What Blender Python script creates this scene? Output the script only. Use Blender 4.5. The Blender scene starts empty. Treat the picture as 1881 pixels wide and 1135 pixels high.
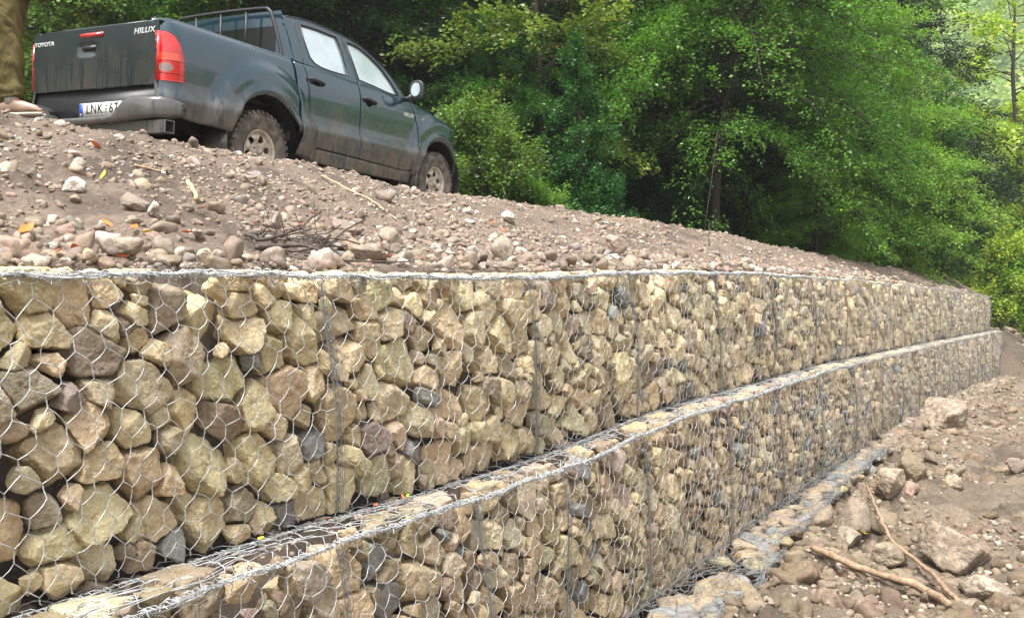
import bpy, bmesh, math, random
import numpy as np
from mathutils import Vector, Matrix

random.seed(7); RNG = np.random.default_rng(7)
scene = bpy.context.scene
COL = scene.collection

# ------------------------------------------------------------------ camera, sky, sun, exposure
F, CX, HY = 1800.0, 940.5, 500.0          # focal length, centre column and horizon row of the photograph
cam_data = bpy.data.cameras.new('camera'); cam = bpy.data.objects.new('camera', cam_data); COL.objects.link(cam)
cam.location = (0, 0, 0); cam.rotation_euler = (math.radians(90), 0, 0)
cam_data.sensor_fit = 'HORIZONTAL'; cam_data.sensor_width = 36.0; cam_data.lens = F / 1881 * 36
cam_data.shift_y = -(567.5 - HY) / 1881
cam_data.clip_start = 0.05; cam_data.clip_end = 2000
scene.camera = cam

SUN_EL, SUN_AZ = math.radians(64), math.radians(200)   # azimuth clockwise from +Y
world = bpy.data.worlds.new('World'); scene.world = world; world.use_nodes = True
wn = world.node_tree; wn.nodes.clear()
w_out = wn.nodes.new('ShaderNodeOutputWorld'); w_bg = wn.nodes.new('ShaderNodeBackground')
w_sky = wn.nodes.new('ShaderNodeTexSky'); w_sky.sky_type = 'NISHITA'; w_sky.sun_disc = False
w_sky.sun_elevation = SUN_EL; w_sky.sun_rotation = SUN_AZ; w_sky.dust_density = 3.0; w_sky.air_density = 1.0
w_hs = wn.nodes.new('ShaderNodeHueSaturation'); w_hs.inputs['Saturation'].default_value = 0.10
w_hs.inputs['Value'].default_value = 1.0
wn.links.new(w_sky.outputs[0], w_hs.inputs['Color']); wn.links.new(w_hs.outputs[0], w_bg.inputs['Color'])
w_bg.inputs['Strength'].default_value = 0.13
wn.links.new(w_bg.outputs[0], w_out.inputs['Surface'])
sun_d = bpy.data.lights.new('sun', 'SUN'); sun_d.energy = 2.7; sun_d.angle = math.radians(20); sun_d.color = (1.0, 0.98, 0.95)
sun = bpy.data.objects.new('sun', sun_d); COL.objects.link(sun)
sd = Vector((math.sin(SUN_AZ) * math.cos(SUN_EL), math.cos(SUN_AZ) * math.cos(SUN_EL), math.sin(SUN_EL)))
sun.rotation_euler = sd.to_track_quat('Z', 'Y').to_euler(); sun.location = sd * 50
scene.view_settings.view_transform = 'Standard'; scene.view_settings.look = 'None'
scene.view_settings.exposure = 1.38; scene.view_settings.gamma = 1.0
scene.render.engine = 'CYCLES'
try:
    scene.cycles.max_bounces = 6; scene.cycles.diffuse_bounces = 3; scene.cycles.transmission_bounces = 4
    scene.cycles.transparent_max_bounces = 6; scene.cycles.volume_bounces = 0
    scene.cycles.use_denoising = True
except Exception: pass

# ------------------------------------------------------------------ helpers
def mk(name, V, Fc, mat, parent=None, smooth=True, tint=None, mi=None, link=True):
    me = bpy.data.meshes.new(name)
    V = np.ascontiguousarray(V, np.float32)
    if isinstance(Fc, np.ndarray):
        lt = np.full(len(Fc), Fc.shape[1], np.int32); flat = Fc.ravel().astype(np.int32)
    else:
        lt = np.array([len(f) for f in Fc], np.int32); flat = np.concatenate([np.asarray(f, np.int32) for f in Fc])
    st = np.concatenate([[0], np.cumsum(lt)[:-1]]).astype(np.int32)
    me.vertices.add(len(V)); me.vertices.foreach_set('co', V.ravel())
    me.loops.add(len(flat)); me.loops.foreach_set('vertex_index', flat)
    me.polygons.add(len(lt)); me.polygons.foreach_set('loop_start', st)
    mats = mat if isinstance(mat, (list, tuple)) else [mat]
    for m in mats: me.materials.append(m)
    if mi is not None: me.polygons.foreach_set('material_index', np.asarray(mi, np.int32))
    me.polygons.foreach_set('use_smooth', np.full(len(lt), bool(smooth)))
    me.update(calc_edges=True)
    if tint is not None:
        a = me.color_attributes.new('tint', 'FLOAT_COLOR', 'POINT')
        c = np.ones((len(V), 4), np.float32); c[:, :3] = tint
        a.data.foreach_set('color', c.ravel())
    o = bpy.data.objects.new(name, me)
    if link: COL.objects.link(o)
    if parent is not None: o.parent = parent
    return o

class MB:
    """collects vertex/face batches into one mesh"""
    def __init__(s): s.V=[]; s.F=[]; s.n=0; s.M=[]; s.T=[]
    def add(s, V, Fc, m=0, tint=None):
        V = np.asarray(V, float)
        s.V.append(V); s.T.append(np.broadcast_to(np.ones(3) if tint is None else np.asarray(tint, float), (len(V), 3)))
        if isinstance(Fc, np.ndarray): s.F.append(Fc + s.n)
        else: s.F.append([[i + s.n for i in f] for f in Fc])
        s.M.append(np.full(len(Fc), m)); s.n += len(V); return s
    def build(s, name, mat, parent=None, smooth=True, origin=(0,0,0)):
        V = np.concatenate(s.V) - np.asarray(origin)
        ks = {f.shape[1] for f in s.F if isinstance(f, np.ndarray)}
        if all(isinstance(f, np.ndarray) for f in s.F) and len(ks) == 1: Fc = np.concatenate(s.F)
        else: Fc = [list(r) for f in s.F for r in f]
        return mk(name, V, Fc, mat, parent, smooth, np.concatenate(s.T), np.concatenate(s.M))

def tag(o, label=None, cat=None, group=None, kind=None):
    if label: o['label'] = label
    if cat: o['category'] = cat
    if group: o['group'] = group
    if kind: o['kind'] = kind
    return o
def thing(name, label, cat, loc=(0,0,0), rot=(0,0,0), group=None):
    o = bpy.data.objects.new(name, None); COL.objects.link(o); o.empty_display_size = .1
    o.location = loc; o.rotation_euler = rot
    return tag(o, label, cat, group)

def _hash(ix, iy, iz):
    h = (ix.astype(np.int64) * 374761393 + iy.astype(np.int64) * 668265263 + iz.astype(np.int64) * 2147483647) & 0xffffffff
    h = ((h ^ (h >> 13)) * 1274126177) & 0xffffffff
    return ((h ^ (h >> 16)) & 0xffff) / 32767.5 - 1.0
def vnoise(p):
    p = np.asarray(p, float); i = np.floor(p); f = p - i; f = f * f * (3 - 2 * f); i = i.astype(np.int64)
    r = 0
    for dx in (0, 1):
        wx = f[..., 0] if dx else 1 - f[..., 0]
        for dy in (0, 1):
            wy = f[..., 1] if dy else 1 - f[..., 1]
            for dz in (0, 1):
                wz = f[..., 2] if dz else 1 - f[..., 2]
                r = r + wx * wy * wz * _hash(i[..., 0] + dx, i[..., 1] + dy, i[..., 2] + dz)
    return r
def fbm(p, o=4, g=.5):
    p = np.asarray(p, float); a = 1; r = 0
    for k in range(o): r = r + a * vnoise(p * 2 ** k + 17.3 * k); a *= g
    return r
def n2(x, y, sc, seed=0, o=3, g=.5):
    x, y = np.broadcast_arrays(np.asarray(x, float), np.asarray(y, float))
    return fbm(np.stack([x / sc + seed * 7.1, y / sc + seed * 3.7, np.full(x.shape, seed * 1.3)], -1), o, g)
def sstep(a, b, x): q = np.clip((x - a) / (b - a), 0, 1); return q * q * (3 - 2 * q)

def polytubes(P, r, sides=5, ref=(.31, .52, .79), cap=False):
    """P (N,K,3) polylines -> vertices, quads"""
    P = np.asarray(P, float); N, K, _ = P.shape
    t = np.gradient(P, axis=1); t /= np.linalg.norm(t, axis=2, keepdims=True) + 1e-12
    ref = np.asarray(ref, float)
    ref = np.broadcast_to(ref if ref.ndim < 2 else ref[:, None, :], P.shape)
    a = np.cross(t, ref); a /= np.linalg.norm(a, axis=2, keepdims=True) + 1e-9
    b = np.cross(t, a)
    r = np.broadcast_to(np.asarray(r, float) if np.ndim(r) != 1 else np.asarray(r, float)[:, None], (N, K))
    th = np.arange(sides) * 2 * np.pi / sides
    V = P[:, :, None] + r[:, :, None, None] * (np.cos(th)[None, None, :, None] * a[:, :, None] + np.sin(th)[None, None, :, None] * b[:, :, None])
    idx = np.arange(N * K * sides).reshape(N, K, sides); nx = np.roll(idx, -1, 2)
    Q = np.stack([idx[:, :-1], nx[:, :-1], nx[:, 1:], idx[:, 1:]], -1).reshape(-1, 4)
    if cap and sides == 4: Q = np.concatenate([Q, idx[:, 0, ::-1], idx[:, -1]])
    return V.reshape(-1, 3), Q
def tube(pts, r, sides=10, ref=(.31, .52, .79)):
    pts = np.asarray(pts, float)
    V, Q = polytubes(pts[None], np.asarray(r, float)[None] if np.ndim(r) else r, sides, ref)
    K = len(pts); Fc = [list(q) for q in Q]; Fc.append(list(range(sides))[::-1]); Fc.append([(K - 1) * sides + i for i in range(sides)])
    return V, Fc
def smooth_path(pts, n=6):
    """Catmull-Rom through pts"""
    P = np.asarray(pts, float); P = np.concatenate([[2 * P[0] - P[1]], P, [2 * P[-1] - P[-2]]]); out = []
    for i in range(1, len(P) - 2):
        for u in np.linspace(0, 1, n, endpoint=False):
            a, b, c, d = P[i - 1], P[i], P[i + 1], P[i + 2]
            out.append(.5 * (2 * b + (c - a) * u + (2 * a - 5 * b + 4 * c - d) * u * u + (3 * b - a - 3 * c + d) * u ** 3))
    out.append(P[-2]); return np.array(out)
def box(x0, x1, y0, y1, z0, z1):
    V = np.array([[x, y, z] for x in (x0, x1) for y in (y0, y1) for z in (z0, z1)], float)
    return V, np.array([[0,1,3,2],[4,6,7,5],[0,4,5,1],[2,3,7,6],[0,2,6,4],[1,5,7,3]])
_bx = {}
def bbox(x0, x1, y0, y1, z0, z1, b=.008, seg=2):
    """bevelled box"""
    bm = bmesh.new(); bmesh.ops.create_cube(bm, size=1)
    for v in bm.verts: v.co = Vector((x0 + (v.co.x + .5) * (x1 - x0), y0 + (v.co.y + .5) * (y1 - y0), z0 + (v.co.z + .5) * (z1 - z0)))
    bmesh.ops.bevel(bm, geom=bm.edges[:], offset=b, segments=seg, affect='EDGES')
    V = np.array([v.co[:] for v in bm.verts]); bm.verts.index_update(); Fc = [[v.index for v in f.verts] for f in bm.faces]; bm.free()
    return V, Fc
def gridF(nu, nv, wrap=False):
    i = np.arange(nu * nv).reshape(nu, nv)
    if wrap: i = np.concatenate([i, i[:, :1]], 1)
    return np.stack([i[:-1, :-1], i[1:, :-1], i[1:, 1:], i[:-1, 1:]], -1).reshape(-1, 4)
_ico = {}
def ico(l):
    if l not in _ico:
        bm = bmesh.new(); bmesh.ops.create_icosphere(bm, subdivisions=l, radius=1)
        _ico[l] = (np.array([v.co[:] for v in bm.verts]), np.array([[v.index for v in f.verts] for f in bm.faces])); bm.free()
    return _ico[l]
def polytope(U, n, d, p=12):
    """rounded convex body: radius along unit directions U for planes n.x <= d"""
    q = np.clip(U @ n.T, 0, None) / d[None]
    return (q ** p).sum(1) ** (-1.0 / p)

# ------------------------------------------------------------------ materials
def newmat(name):
    m = bpy.data.materials.new(name); m.use_nodes = True; nt = m.node_tree
    return m, nt, nt.nodes['Principled BSDF']
def N(nt, typ, **kw):
    n = nt.nodes.new(typ)
    for k, v in kw.items():
        if k in n.inputs: n.inputs[k].default_value = v
        else: setattr(n, k, v)
    return n
def lk(nt, a, b): nt.links.new(a, b)
def ramp(nt, fac, stops, interp='LINEAR'):
    r = nt.nodes.new('ShaderNodeValToRGB'); r.color_ramp.interpolation = interp
    while len(r.color_ramp.elements) < len(stops): r.color_ramp.elements.new(.5)
    for e, (p, c) in zip(r.color_ramp.elements, stops): e.position = p; e.color = (*c, 1) if len(c) == 3 else c
    lk(nt, fac, r.inputs[0]); return r.outputs[0]
def noise(nt, coord, scale, detail=4, rough=.55, dist=0):
    n = N(nt, 'ShaderNodeTexNoise', Scale=scale, Detail=detail, Roughness=rough, Distortion=dist); lk(nt, coord, n.inputs['Vector']); return n.outputs['Fac']
def mixc(nt, fac, a, b, typ='MIX'):
    m = nt.nodes.new('ShaderNodeMix'); m.data_type = 'RGBA'; m.blend_type = typ
    for s, v in ((m.inputs[0], fac), (m.inputs[6], a), (m.inputs[7], b)):
        if isinstance(v, (int, float)): s.default_value = v
        elif isinstance(v, tuple): s.default_value = (*v, 1)
        else: lk(nt, v, s)
    return m.outputs[2]
def bump(nt, b, h, strength, dist, normal=None):
    n = N(nt, 'ShaderNodeBump', Strength=strength, Distance=dist); lk(nt, h, n.inputs['Height'])
    if normal is not None: lk(nt, normal, n.inputs['Normal'])
    lk(nt, n.outputs[0], b.inputs['Normal']); return n.outputs[0]
def flat(name, col, rough=.5, metal=0, coat=0, spec=.5):
    m, nt, b = newmat(name); b.inputs['Base Color'].default_value = (*col, 1); b.inputs['Roughness'].default_value = rough
    b.inputs['Metallic'].default_value = metal; b.inputs['Coat Weight'].default_value = coat; b.inputs['Specular IOR Level'].default_value = spec
    return m

def stone_material(name, wet=.35, bumpd=.006, sc=1.0, mud=0):
    m, nt, b = newmat(name)
    tc = N(nt, 'ShaderNodeTexCoord').outputs['Object']; at = N(nt, 'ShaderNodeAttribute', attribute_name='tint').outputs['Color']
    a = noise(nt, tc, 11 * sc, 8, .68); c = noise(nt, tc, 75 * sc, 6, .75); d = noise(nt, tc, 4.5 * sc, 5, .65)
    v1 = ramp(nt, a, [(.30, (.50, .46, .42)), (.42, (.86, .82, .74)), (.52, (1, 1, 1)), (.70, (1.28, 1.25, 1.18))])
    col = mixc(nt, 1.0, at, v1, 'MULTIPLY')
    v2 = ramp(nt, c, [(.3, (.70, .66, .6)), (.55, (1.05, 1.05, 1.05)), (.8, (1.25, 1.25, 1.25))])
    col = mixc(nt, .75, col, v2, 'MULTIPLY')
    v3 = ramp(nt, d, [(.55, (0, 0, 0)), (.68, (1, 1, 1))])
    dk = mixc(nt, 1.0, col, (.55, .50, .47), 'MULTIPLY')
    col = mixc(nt, mixc(nt, wet, (0., 0., 0.), v3), col, dk)
    if mud:
        e = noise(nt, tc, 14, 6, .7); oi = N(nt, 'ShaderNodeObjectInfo').outputs['Random']
        col = mixc(nt, ramp(nt, e, [(.56 - .14 * mud, (0, 0, 0)), (.62 - .10 * mud, (.9, .9, .9))]), col, mixc(nt, c, (.13, .098, .068), (.26, .205, .148)))
    lk(nt, col, b.inputs['Base Color'])
    lk(nt, ramp(nt, a, [(.3, (.5,) * 3), (.7, (.85,) * 3)]), b.inputs['Roughness'])
    b.inputs['Specular IOR Level'].default_value = .4
    nb = bump(nt, b, a, .9, bumpd * 3.2); bump(nt, b, c, .9, bumpd * 1.3, nb)
    return m
M_STONE = stone_material('quarry_stone')
M_ROCK = stone_material('river_rock', wet=.3, bumpd=.003, sc=1.4, mud=.35)
M_MUDROCK = stone_material('muddy_rock', wet=.4, bumpd=.006, sc=1.2, mud=.9)

def earth_material():
    m, nt, b = newmat('earth')
    tc = N(nt, 'ShaderNodeTexCoord').outputs['Object']; at = N(nt, 'ShaderNodeAttribute', attribute_name='tint').outputs['Color']
    a = noise(nt, tc, 1.6, 6, .6); c = noise(nt, tc, 26, 6, .72); e = noise(nt, tc, 110, 4, .7)
    v = N(nt, 'ShaderNodeTexVoronoi', Scale=55.0); lk(nt, tc, v.inputs['Vector'])
    col = mixc(nt, 1.0, at, ramp(nt, a, [(.3, (.72, .70, .68)), (.5, (1, 1, 1)), (.7, (1.15, 1.13, 1.1))]), 'MULTIPLY')
    col = mixc(nt, .9, col, ramp(nt, c, [(.3, (.55, .5, .47)), (.52, (1, 1, 1)), (.75, (1.25, 1.22, 1.2))]), 'MULTIPLY')
    vv = N(nt, 'ShaderNodeTexVoronoi', Scale=38.0); lk(nt, tc, vv.inputs['Vector'])
    peb = ramp(nt, vv.outputs['Distance'], [(.16, (1, 1, 1)), (.24, (0, 0, 0))])
    hs = N(nt, 'ShaderNodeSeparateColor'); lk(nt, vv.outputs['Color'], hs.inputs[0])
    sel = ramp(nt, hs.outputs[0], [(.55, (0, 0, 0)), (.6, (1, 1, 1))])
    pm = mixc(nt, 1.0, peb, sel, 'MULTIPLY')
    pc = mixc(nt, 1.0, mixc(nt, hs.outputs[1], (1.1, 1.1, 1.12), (1.9, 2.0, 2.2)), at, 'MULTIPLY')
    col = mixc(nt, pm, col, pc)
    lk(nt, col, b.inputs['Base Color']); b.inputs['Roughness'].default_value = .78; b.inputs['Specular IOR Level'].default_value = .35
    nb = bump(nt, b, c, 1.0, .03); nb2 = bump(nt, b, e, .8, .006, nb); bump(nt, b, pm, .6, .008, nb2)
    return m
M_EARTH = earth_material()

def wire_material():
    m, nt, b = newmat('galvanised_wire')
    tc = N(nt, 'ShaderNodeTexCoord').outputs['Object']
    a = noise(nt, tc, 30, 3)
    lk(nt, ramp(nt, a, [(.35, (.32, .34, .34)), (.6, (.62, .64, .65))]), b.inputs['Base Color'])
    b.inputs['Metallic'].default_value = .25; b.inputs['Roughness'].default_value = .35
    return m
M_WIRE = wire_material()
M_DULLW = flat('dull_wire', (.27, .28, .28), .5, .3)
M_SEAMW = flat('seam_wire', (.23, .24, .24), .45, .4)
# ------------------------------------------------------------------ the plan of the place
P0 = np.array([-1.48, 2.835]); DT = np.array([.52, .854]); DT /= np.linalg.norm(DT); NI = np.array([-DT[1], DT[0]])
D3 = np.array([*DT, 0]); N3 = np.array([*NI, 0]); Z3 = np.array([0, 0, 1.])
def col_t(px, s):
    b = P0 + s * NI; r = (px - CX) / F
    return (r * b[1] - b[0]) / (DT[0] - r * DT[1])
def XY(t, s):
    return P0[0] + np.asarray(t) * DT[0] + np.asarray(s) * NI[0], P0[1] + np.asarray(t) * DT[1] + np.asarray(s) * NI[1]
def W(t, s, z):
    x, y = XY(t, s); x, y, z = np.broadcast_arrays(x, y, z); return np.stack([x, y, z], -1)
def TS(x, y):
    dx, dy = x - P0[0], y - P0[1]; return dx * DT[0] + dy * DT[1], dx * NI[0] + dy * NI[1]
def table(pts, s):
    tt, zz = [], []
    for px, py in pts:
        t = col_t(px, s if np.ndim(s) == 0 else s(px)); x, y = XY(t, s if np.ndim(s) == 0 else s(px)); tt.append(float(t)); zz.append(float((HY - py) / F * y))
    return np.array(tt), np.array(zz)
SL = -.215                                  # face of the lower course, in front of the upper one
_tu = table([(0,497),(300,501),(600,503),(900,508),(1200,498),(1400,502),(1500,509),(1600,517),(1700,528),(1760,535),(1815,545)], 0)
_tm = table([(0,1132),(250,1045),(600,945),(850,876),(1000,830),(1180,755),(1400,697),(1500,668),(1700,628),(1820,606)], 0)
_tb = table([(1200,1120),(1400,960),(1600,820),(1700,752),(1780,715),(1830,697)], SL)
_tb = (np.concatenate([[0], _tb[0]]), np.concatenate([[_tb[1][0]], _tb[1]]))
def sm(tab):
    g = np.linspace(-4, 40, 441); v = np.interp(g, *tab); k = np.hanning(21); k /= k.sum()
    v = np.convolve(np.pad(v, 10, 'edge'), k, 'valid'); return lambda t: np.interp(t, g, v)
ZT, ZM, ZB = sm(_tu), sm(_tm), sm(_tb)
TEND = 27.6
def SC(t): return np.interp(t, [-4, 6, 10, 16, 22, 28], [3.25, 3.2, 3.0, 2.4, 1.7, 1.2])
_cpx = [(0,214),(100,238),(200,250),(300,262),(420,285),(520,303),(620,330),(700,348),(780,358),(870,365),(1000,385),(1180,408),(1350,442),(1500,470),(1600,490),(1700,500),(1750,507),(1800,528)]
_ct, _cz = [], []
for px, py in _cpx:
    t = 2.0
    for _ in range(30): t = .5 * t + .5 * col_t(px, SC(t))
    x, y = XY(t, SC(t)); _ct.append(float(t)); _cz.append(float((HY - py) / F * y))
ZC = lambda t: np.interp(t, _ct, _cz)
# the truck's pose (rear axle on the ground, facing along the wall)
TR_LOC = np.array([-3.083, 9.4695, .7562]); TR_ROT = (0.02572745, 0.01620621, 1.09565938)
TR_M = Matrix.Translation(TR_LOC) @ Matrix.Rotation(TR_ROT[2], 4, 'Z') @ Matrix.Rotation(TR_ROT[1], 4, 'Y') @ Matrix.Rotation(TR_ROT[0], 4, 'X')
_tn = np.array(TR_M.to_3x3().col[2])
def H(t, s, fine=True):
    """height of the bare ground"""
    t, s = np.broadcast_arrays(np.asarray(t, float), np.asarray(s, float)); x, y = XY(t, s)
    zt, zm, zb = ZT(t), ZM(t), ZB(t)
    tn = np.clip(t, 0, None)
    # front ground
    far = sstep(18, 60, t)
    fr = zb + .02 + .05 * n2(t, s, .9, 3, 3) * sstep(-.8, -1.3, s) + .10 * sstep(-1.1, -2.5, s) * (1 + n2(t, s, 1.7, 5, 2)) * .8
    fr = fr + .10 * np.exp(-((s + 1.0) / .35) ** 2) * (.6 + n2(t, s, .5, 8, 2)) 
    fr = fr + sstep(-9, -40, s) * 9
    # bank above the wall
    sc = SC(t); q = np.clip((s - .09) / (sc - .09), 0, 1)
    zc = np.interp(t, _ct, _cz)
    bank = zt + .02 + (zc - zt - .02) * (.30 * q + .70 * (q * q * (3 - 2 * q))) + .05 * n2(t, s, .7, 11, 3) * np.clip(q * 4, .2, 1) * sstep(1.02, .8, q)
    plane = TR_LOC[2] - (_tn[0] * (x - TR_LOC[0]) + _tn[1] * (y - TR_LOC[1])) / _tn[2]
    road = np.where(t < 9, plane, plane + (np.minimum(zc - .35, plane) - plane) * sstep(9, 13, t))
    road = np.where(t > 13, zc - .35, road) + .03 * n2(t, s, 1.1, 21, 2)
    road = road * 1.0 + .05 * np.clip(s - 8.5, 0, None) + .55 * np.clip(s - 11.5, 0, 60) * 1.0
    up = np.where(s < sc, bank, zc + (road - zc) * sstep(0, .75, s - sc))
    z = np.where(s > .09, up, np.where(s > SL + .18, zm - .05, fr))
    z = z - .16 * ((s < SL + .1) & (s > -.74) & (t > 1.4) & (t < 10.6))
    # past the wall's end everything runs together into one slope
    e = sstep(TEND - .1, TEND + .9, t); w2 = sstep(1.5, 6.5, s)
    endb = zb + (-1.62 - zb) * sstep(-2.4, .3, s) + .10 * n2(t, s, .8, 51, 3)
    z = z * (1 - e) + e * (endb * (1 - w2) + up * w2)
    z = z + .055 * n2(t, s, .38, 28, 3) * ((s < -.85) & (t > 0))
    if fine:
        rough = np.where(s < SL, 1.6, np.where((s > .1), 1.0, .2)); rough = np.where((s > -.75) & (s < SL), .25, rough)
        z = z + rough * (.020 * n2(t, s, .16, 31, 4, .66) + .014 * np.abs(n2(t, s, .07, 35, 3, .6)))
    return z
def ground_z(x, y): t, s = TS(x, y); return H(t, s)
def hit(px, py, y0=1.5, y1=45, region=None):
    """first point of the ground along the sight line through a photograph pixel"""
    Y = np.exp(np.linspace(math.log(y0), math.log(y1), 1500)); X = (px - CX) / F * Y; Z = (HY - py) / F * Y
    t, s = TS(X, Y); d = Z - H(t, s); ok = d < 0
    if region == 'bank': ok &= s > .1
    if region == 'front': ok &= s < SL
    if not ok.any(): d2 = np.where(s > .1, d, 9) if region == 'bank' else d; ok[int(np.argmin(d2))] = True
    k = int(np.argmax(ok)); return np.array([X[k], Y[k], float(H(t[k], s[k]))]), (float(t[k]), float(s[k]))

def build_ground():
    tg = np.concatenate([-4 - np.geomspace(.5, 250, 26)[::-1], np.arange(-4, 0, .08), np.arange(0, 9, .025), np.arange(9, 16, .045), np.arange(16, 32, .09), 32 + np.geomspace(.1, 400, 44)])
    sg = np.concatenate([-9 - np.geomspace(.5, 260, 22)[::-1], np.arange(-9, -4, .12), np.arange(-4, -.78, .03), np.arange(-.78, SL + .08, .03),
                         [SL + .175, SL + .185, -.03, 0, .05, .085, .095], np.arange(.115, 3.6, .028), np.arange(3.6, 6, .1), np.arange(6, 14, .4), 14 + np.geomspace(.5, 300, 26)])
    T, S = np.meshgrid(tg, sg, indexing='ij'); Z = H(T, S); V = W(T, S, Z).reshape(-1, 3)
    Tf, Sf = T.ravel(), S.ravel()
    base = np.where(Sf[:, None] < SL, np.array([.205, .163, .118]), np.array([.215, .165, .127]))
    base = np.where((Sf[:, None] > 9), np.array([.06, .07, .03]), base)
    k = n2(Tf, Sf, .8, 41, 3)[:, None] * .12 + 1
    base = np.where(((np.abs(Sf - .085) < .004) | (np.abs(Sf - SL - .175) < .004))[:, None], base * .10, base)  # backing strips darkened to put deep shade into the gaps between stones
    dark = 1 - .35 * sstep(.1, .5, n2(Tf, Sf, .35, 44, 3))[:, None]
    endd = 1 - .5 * (sstep(27.0, 28.5, Tf) * sstep(-3.2, -1.5, Sf))[:, None]
    o = mk('ground', V, gridF(len(tg), len(sg)), M_EARTH, tint=base * k * dark * endd)
    return tag(o, kind='structure')
build_ground()
print('wall tables', [(round(t, 1), round(float(ZT(t)), 2), round(float(ZM(t)), 2), round(float(ZB(t)), 2), round(float(ZC(t)), 2)) for t in (0, 2, 4, 8, 12, 16, 20, 24, 27)])
# ------------------------------------------------------------------ gabion baskets: stones, wire mesh, lacing
SHEAR = .12
def pack(t0, t1, h, seed, sizes):
    """dart throwing of stone centres on a strip; returns a, b, r"""
    g = np.random.default_rng(seed); A, B, R_ = [np.zeros(0)] * 3
    for r, tries in sizes:
        n = int(tries * (t1 - t0)); ca = g.uniform(t0, t1, n); cb = g.uniform(r * .55, h - r * .45, n); rr = r * g.uniform(.85, 1.15, n)
        A, B, R_ = list(A), list(B), list(R_)
        aa, bb, ra = np.array(A), np.array(B), np.array(R_)
        for i in range(n):
            if len(aa):
                d = np.hypot(aa - ca[i], (bb - cb[i]) * 1.22)
                if (d < .90 * (ra + rr[i])).any(): continue
            aa = np.append(aa, ca[i]); bb = np.append(bb, cb[i]); ra = np.append(ra, rr[i])
        A, B, R_ = aa, bb, ra
    return A, B, R_
TAN = np.array([.63, .525, .34]); PAL_U = [(TAN, .58), (np.array([.55, .47, .33]), .20), (np.array([.35, .29, .21]), .13), (np.array([.25, .255, .25]), .06), (np.array([.32, .26, .23]), .03)]
PAL_L = [(np.array([.50, .40, .255]), .42), (np.array([.35, .28, .19]), .25), (np.array([.49, .42, .30]), .16), (np.array([.26, .265, .26]), .12), (np.array([.40, .31, .26]), .05)]
def pick(g, pal):
    pr = np.array([w for _, w in pal]); k = g.choice(len(pal), p=pr / pr.sum()); return pal[k][0] * g.uniform(.82, 1.15) * (1 + g.uniform(-.05, .05, 3))
def bulge(t, b, seed):     # how far the face swells outward
    return .03 * n2(t, b, .55, seed, 2) + .035 * np.sin(np.pi * np.clip(b, 0, 1)) 
def face_stones(A, B, R_, seams, h, s_face, zbot, ztop, seed, pal):
    """rounded polytopes cut by their neighbours' planes; yields (t, V world, F, tint, size)"""
    g = np.random.default_rng(seed); out = []
    basket = np.searchsorted(seams, A)
    for i in range(len(A)):
        a, b, r = A[i], B[i], R_[i]
        D = np.hypot(A - a, B - b); nb = np.where((D < 2.3 * (R_ + r)) & (D > 1e-6) & (basket == basket[i]))[0]
        n, dd = [], []
        for j in nb:
            e = np.array([A[j] - a, B[j] - b]) / D[j]; ph = g.uniform(-.25, .42)
            n.append([e[0] * math.cos(ph), e[1] * math.cos(ph), math.sin(ph)]); dd.append(D[j] * r / (r + R_[j]) * g.uniform(.84, 1.10) - .003)
        lo = seams[basket[i] - 1] if basket[i] > 0 else -99; hi = seams[basket[i]] if basket[i] < len(seams) else 99
        n += [[-1, 0, 0], [1, 0, 0], [0, -1, 0], [0, 1, 0]]; dd += [max(a - lo, .02), max(hi - a, .02), b + .02, h - b + .012]
        # four free side cuts keep the stone from filling every corner
        for q in range(3):
            th = g.uniform(0, 6.28); n.append([math.cos(th), math.sin(th), g.uniform(-.2, .3)]); dd.append(r * g.uniform(.82, 1.4))
        fr = r * g.uniform(.55, .85); t1, t2 = g.normal(0, .22, 2)
        n.append([t1, t2, 1]); dd.append(fr)
        for q in range(g.integers(1, 4)):
            th = g.uniform(0, 6.28); ti = g.uniform(.5, 1.0); n.append([math.cos(th) * math.sin(ti), math.sin(th) * math.sin(ti), math.cos(ti)]); dd.append(fr * g.uniform(1.0, 1.25) + r * .18)
        n.append([0, 0, -1]); dd.append(r * .9)
        n = np.array(n, float); n /= np.linalg.norm(n, axis=1)[:, None]
        _, Yc = XY(a, 0); pxr = r * F * .544 / max(Yc, 1)
        U, Fc = ico(5 if pxr > 20 else 4 if pxr > 7 else 3 if pxr > 3.5 else 2)
        rad = polytope(U, n, np.array(dd), g.uniform(24, 60))
        rad = np.minimum(rad, r * 1.9)
        sd = g.uniform(0, 99, 3)
        rad = rad * (1 + .07 * fbm(U * 1.9 + sd, 2) ) + r * .045 * fbm(U * 4.5 + sd, 4, .6)
        L = U * rad[:, None]
        dep = L[:, 2].max() + g.uniform(0, .045) * (g.uniform() < .7)                      # centre this deep behind the wires
        aa = a + L[:, 0]; bb = b + L[:, 1]; ss = s_face + dep - L[:, 2] - bulge(a, b / h, seed)
        u = bb / h; z = zbot(aa) + u * (ztop(aa) - zbot(aa))
        V = W(aa + SHEAR * (1 - u), ss, z)
        tn_ = pick(g, pal)
        if r > .08 and tn_[2] > tn_[0] * .85: tn_ = pal[0][0] * g.uniform(.85, 1.1)
        out.append((a, V, Fc, tn_, r, basket[i]))
    return out

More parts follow.
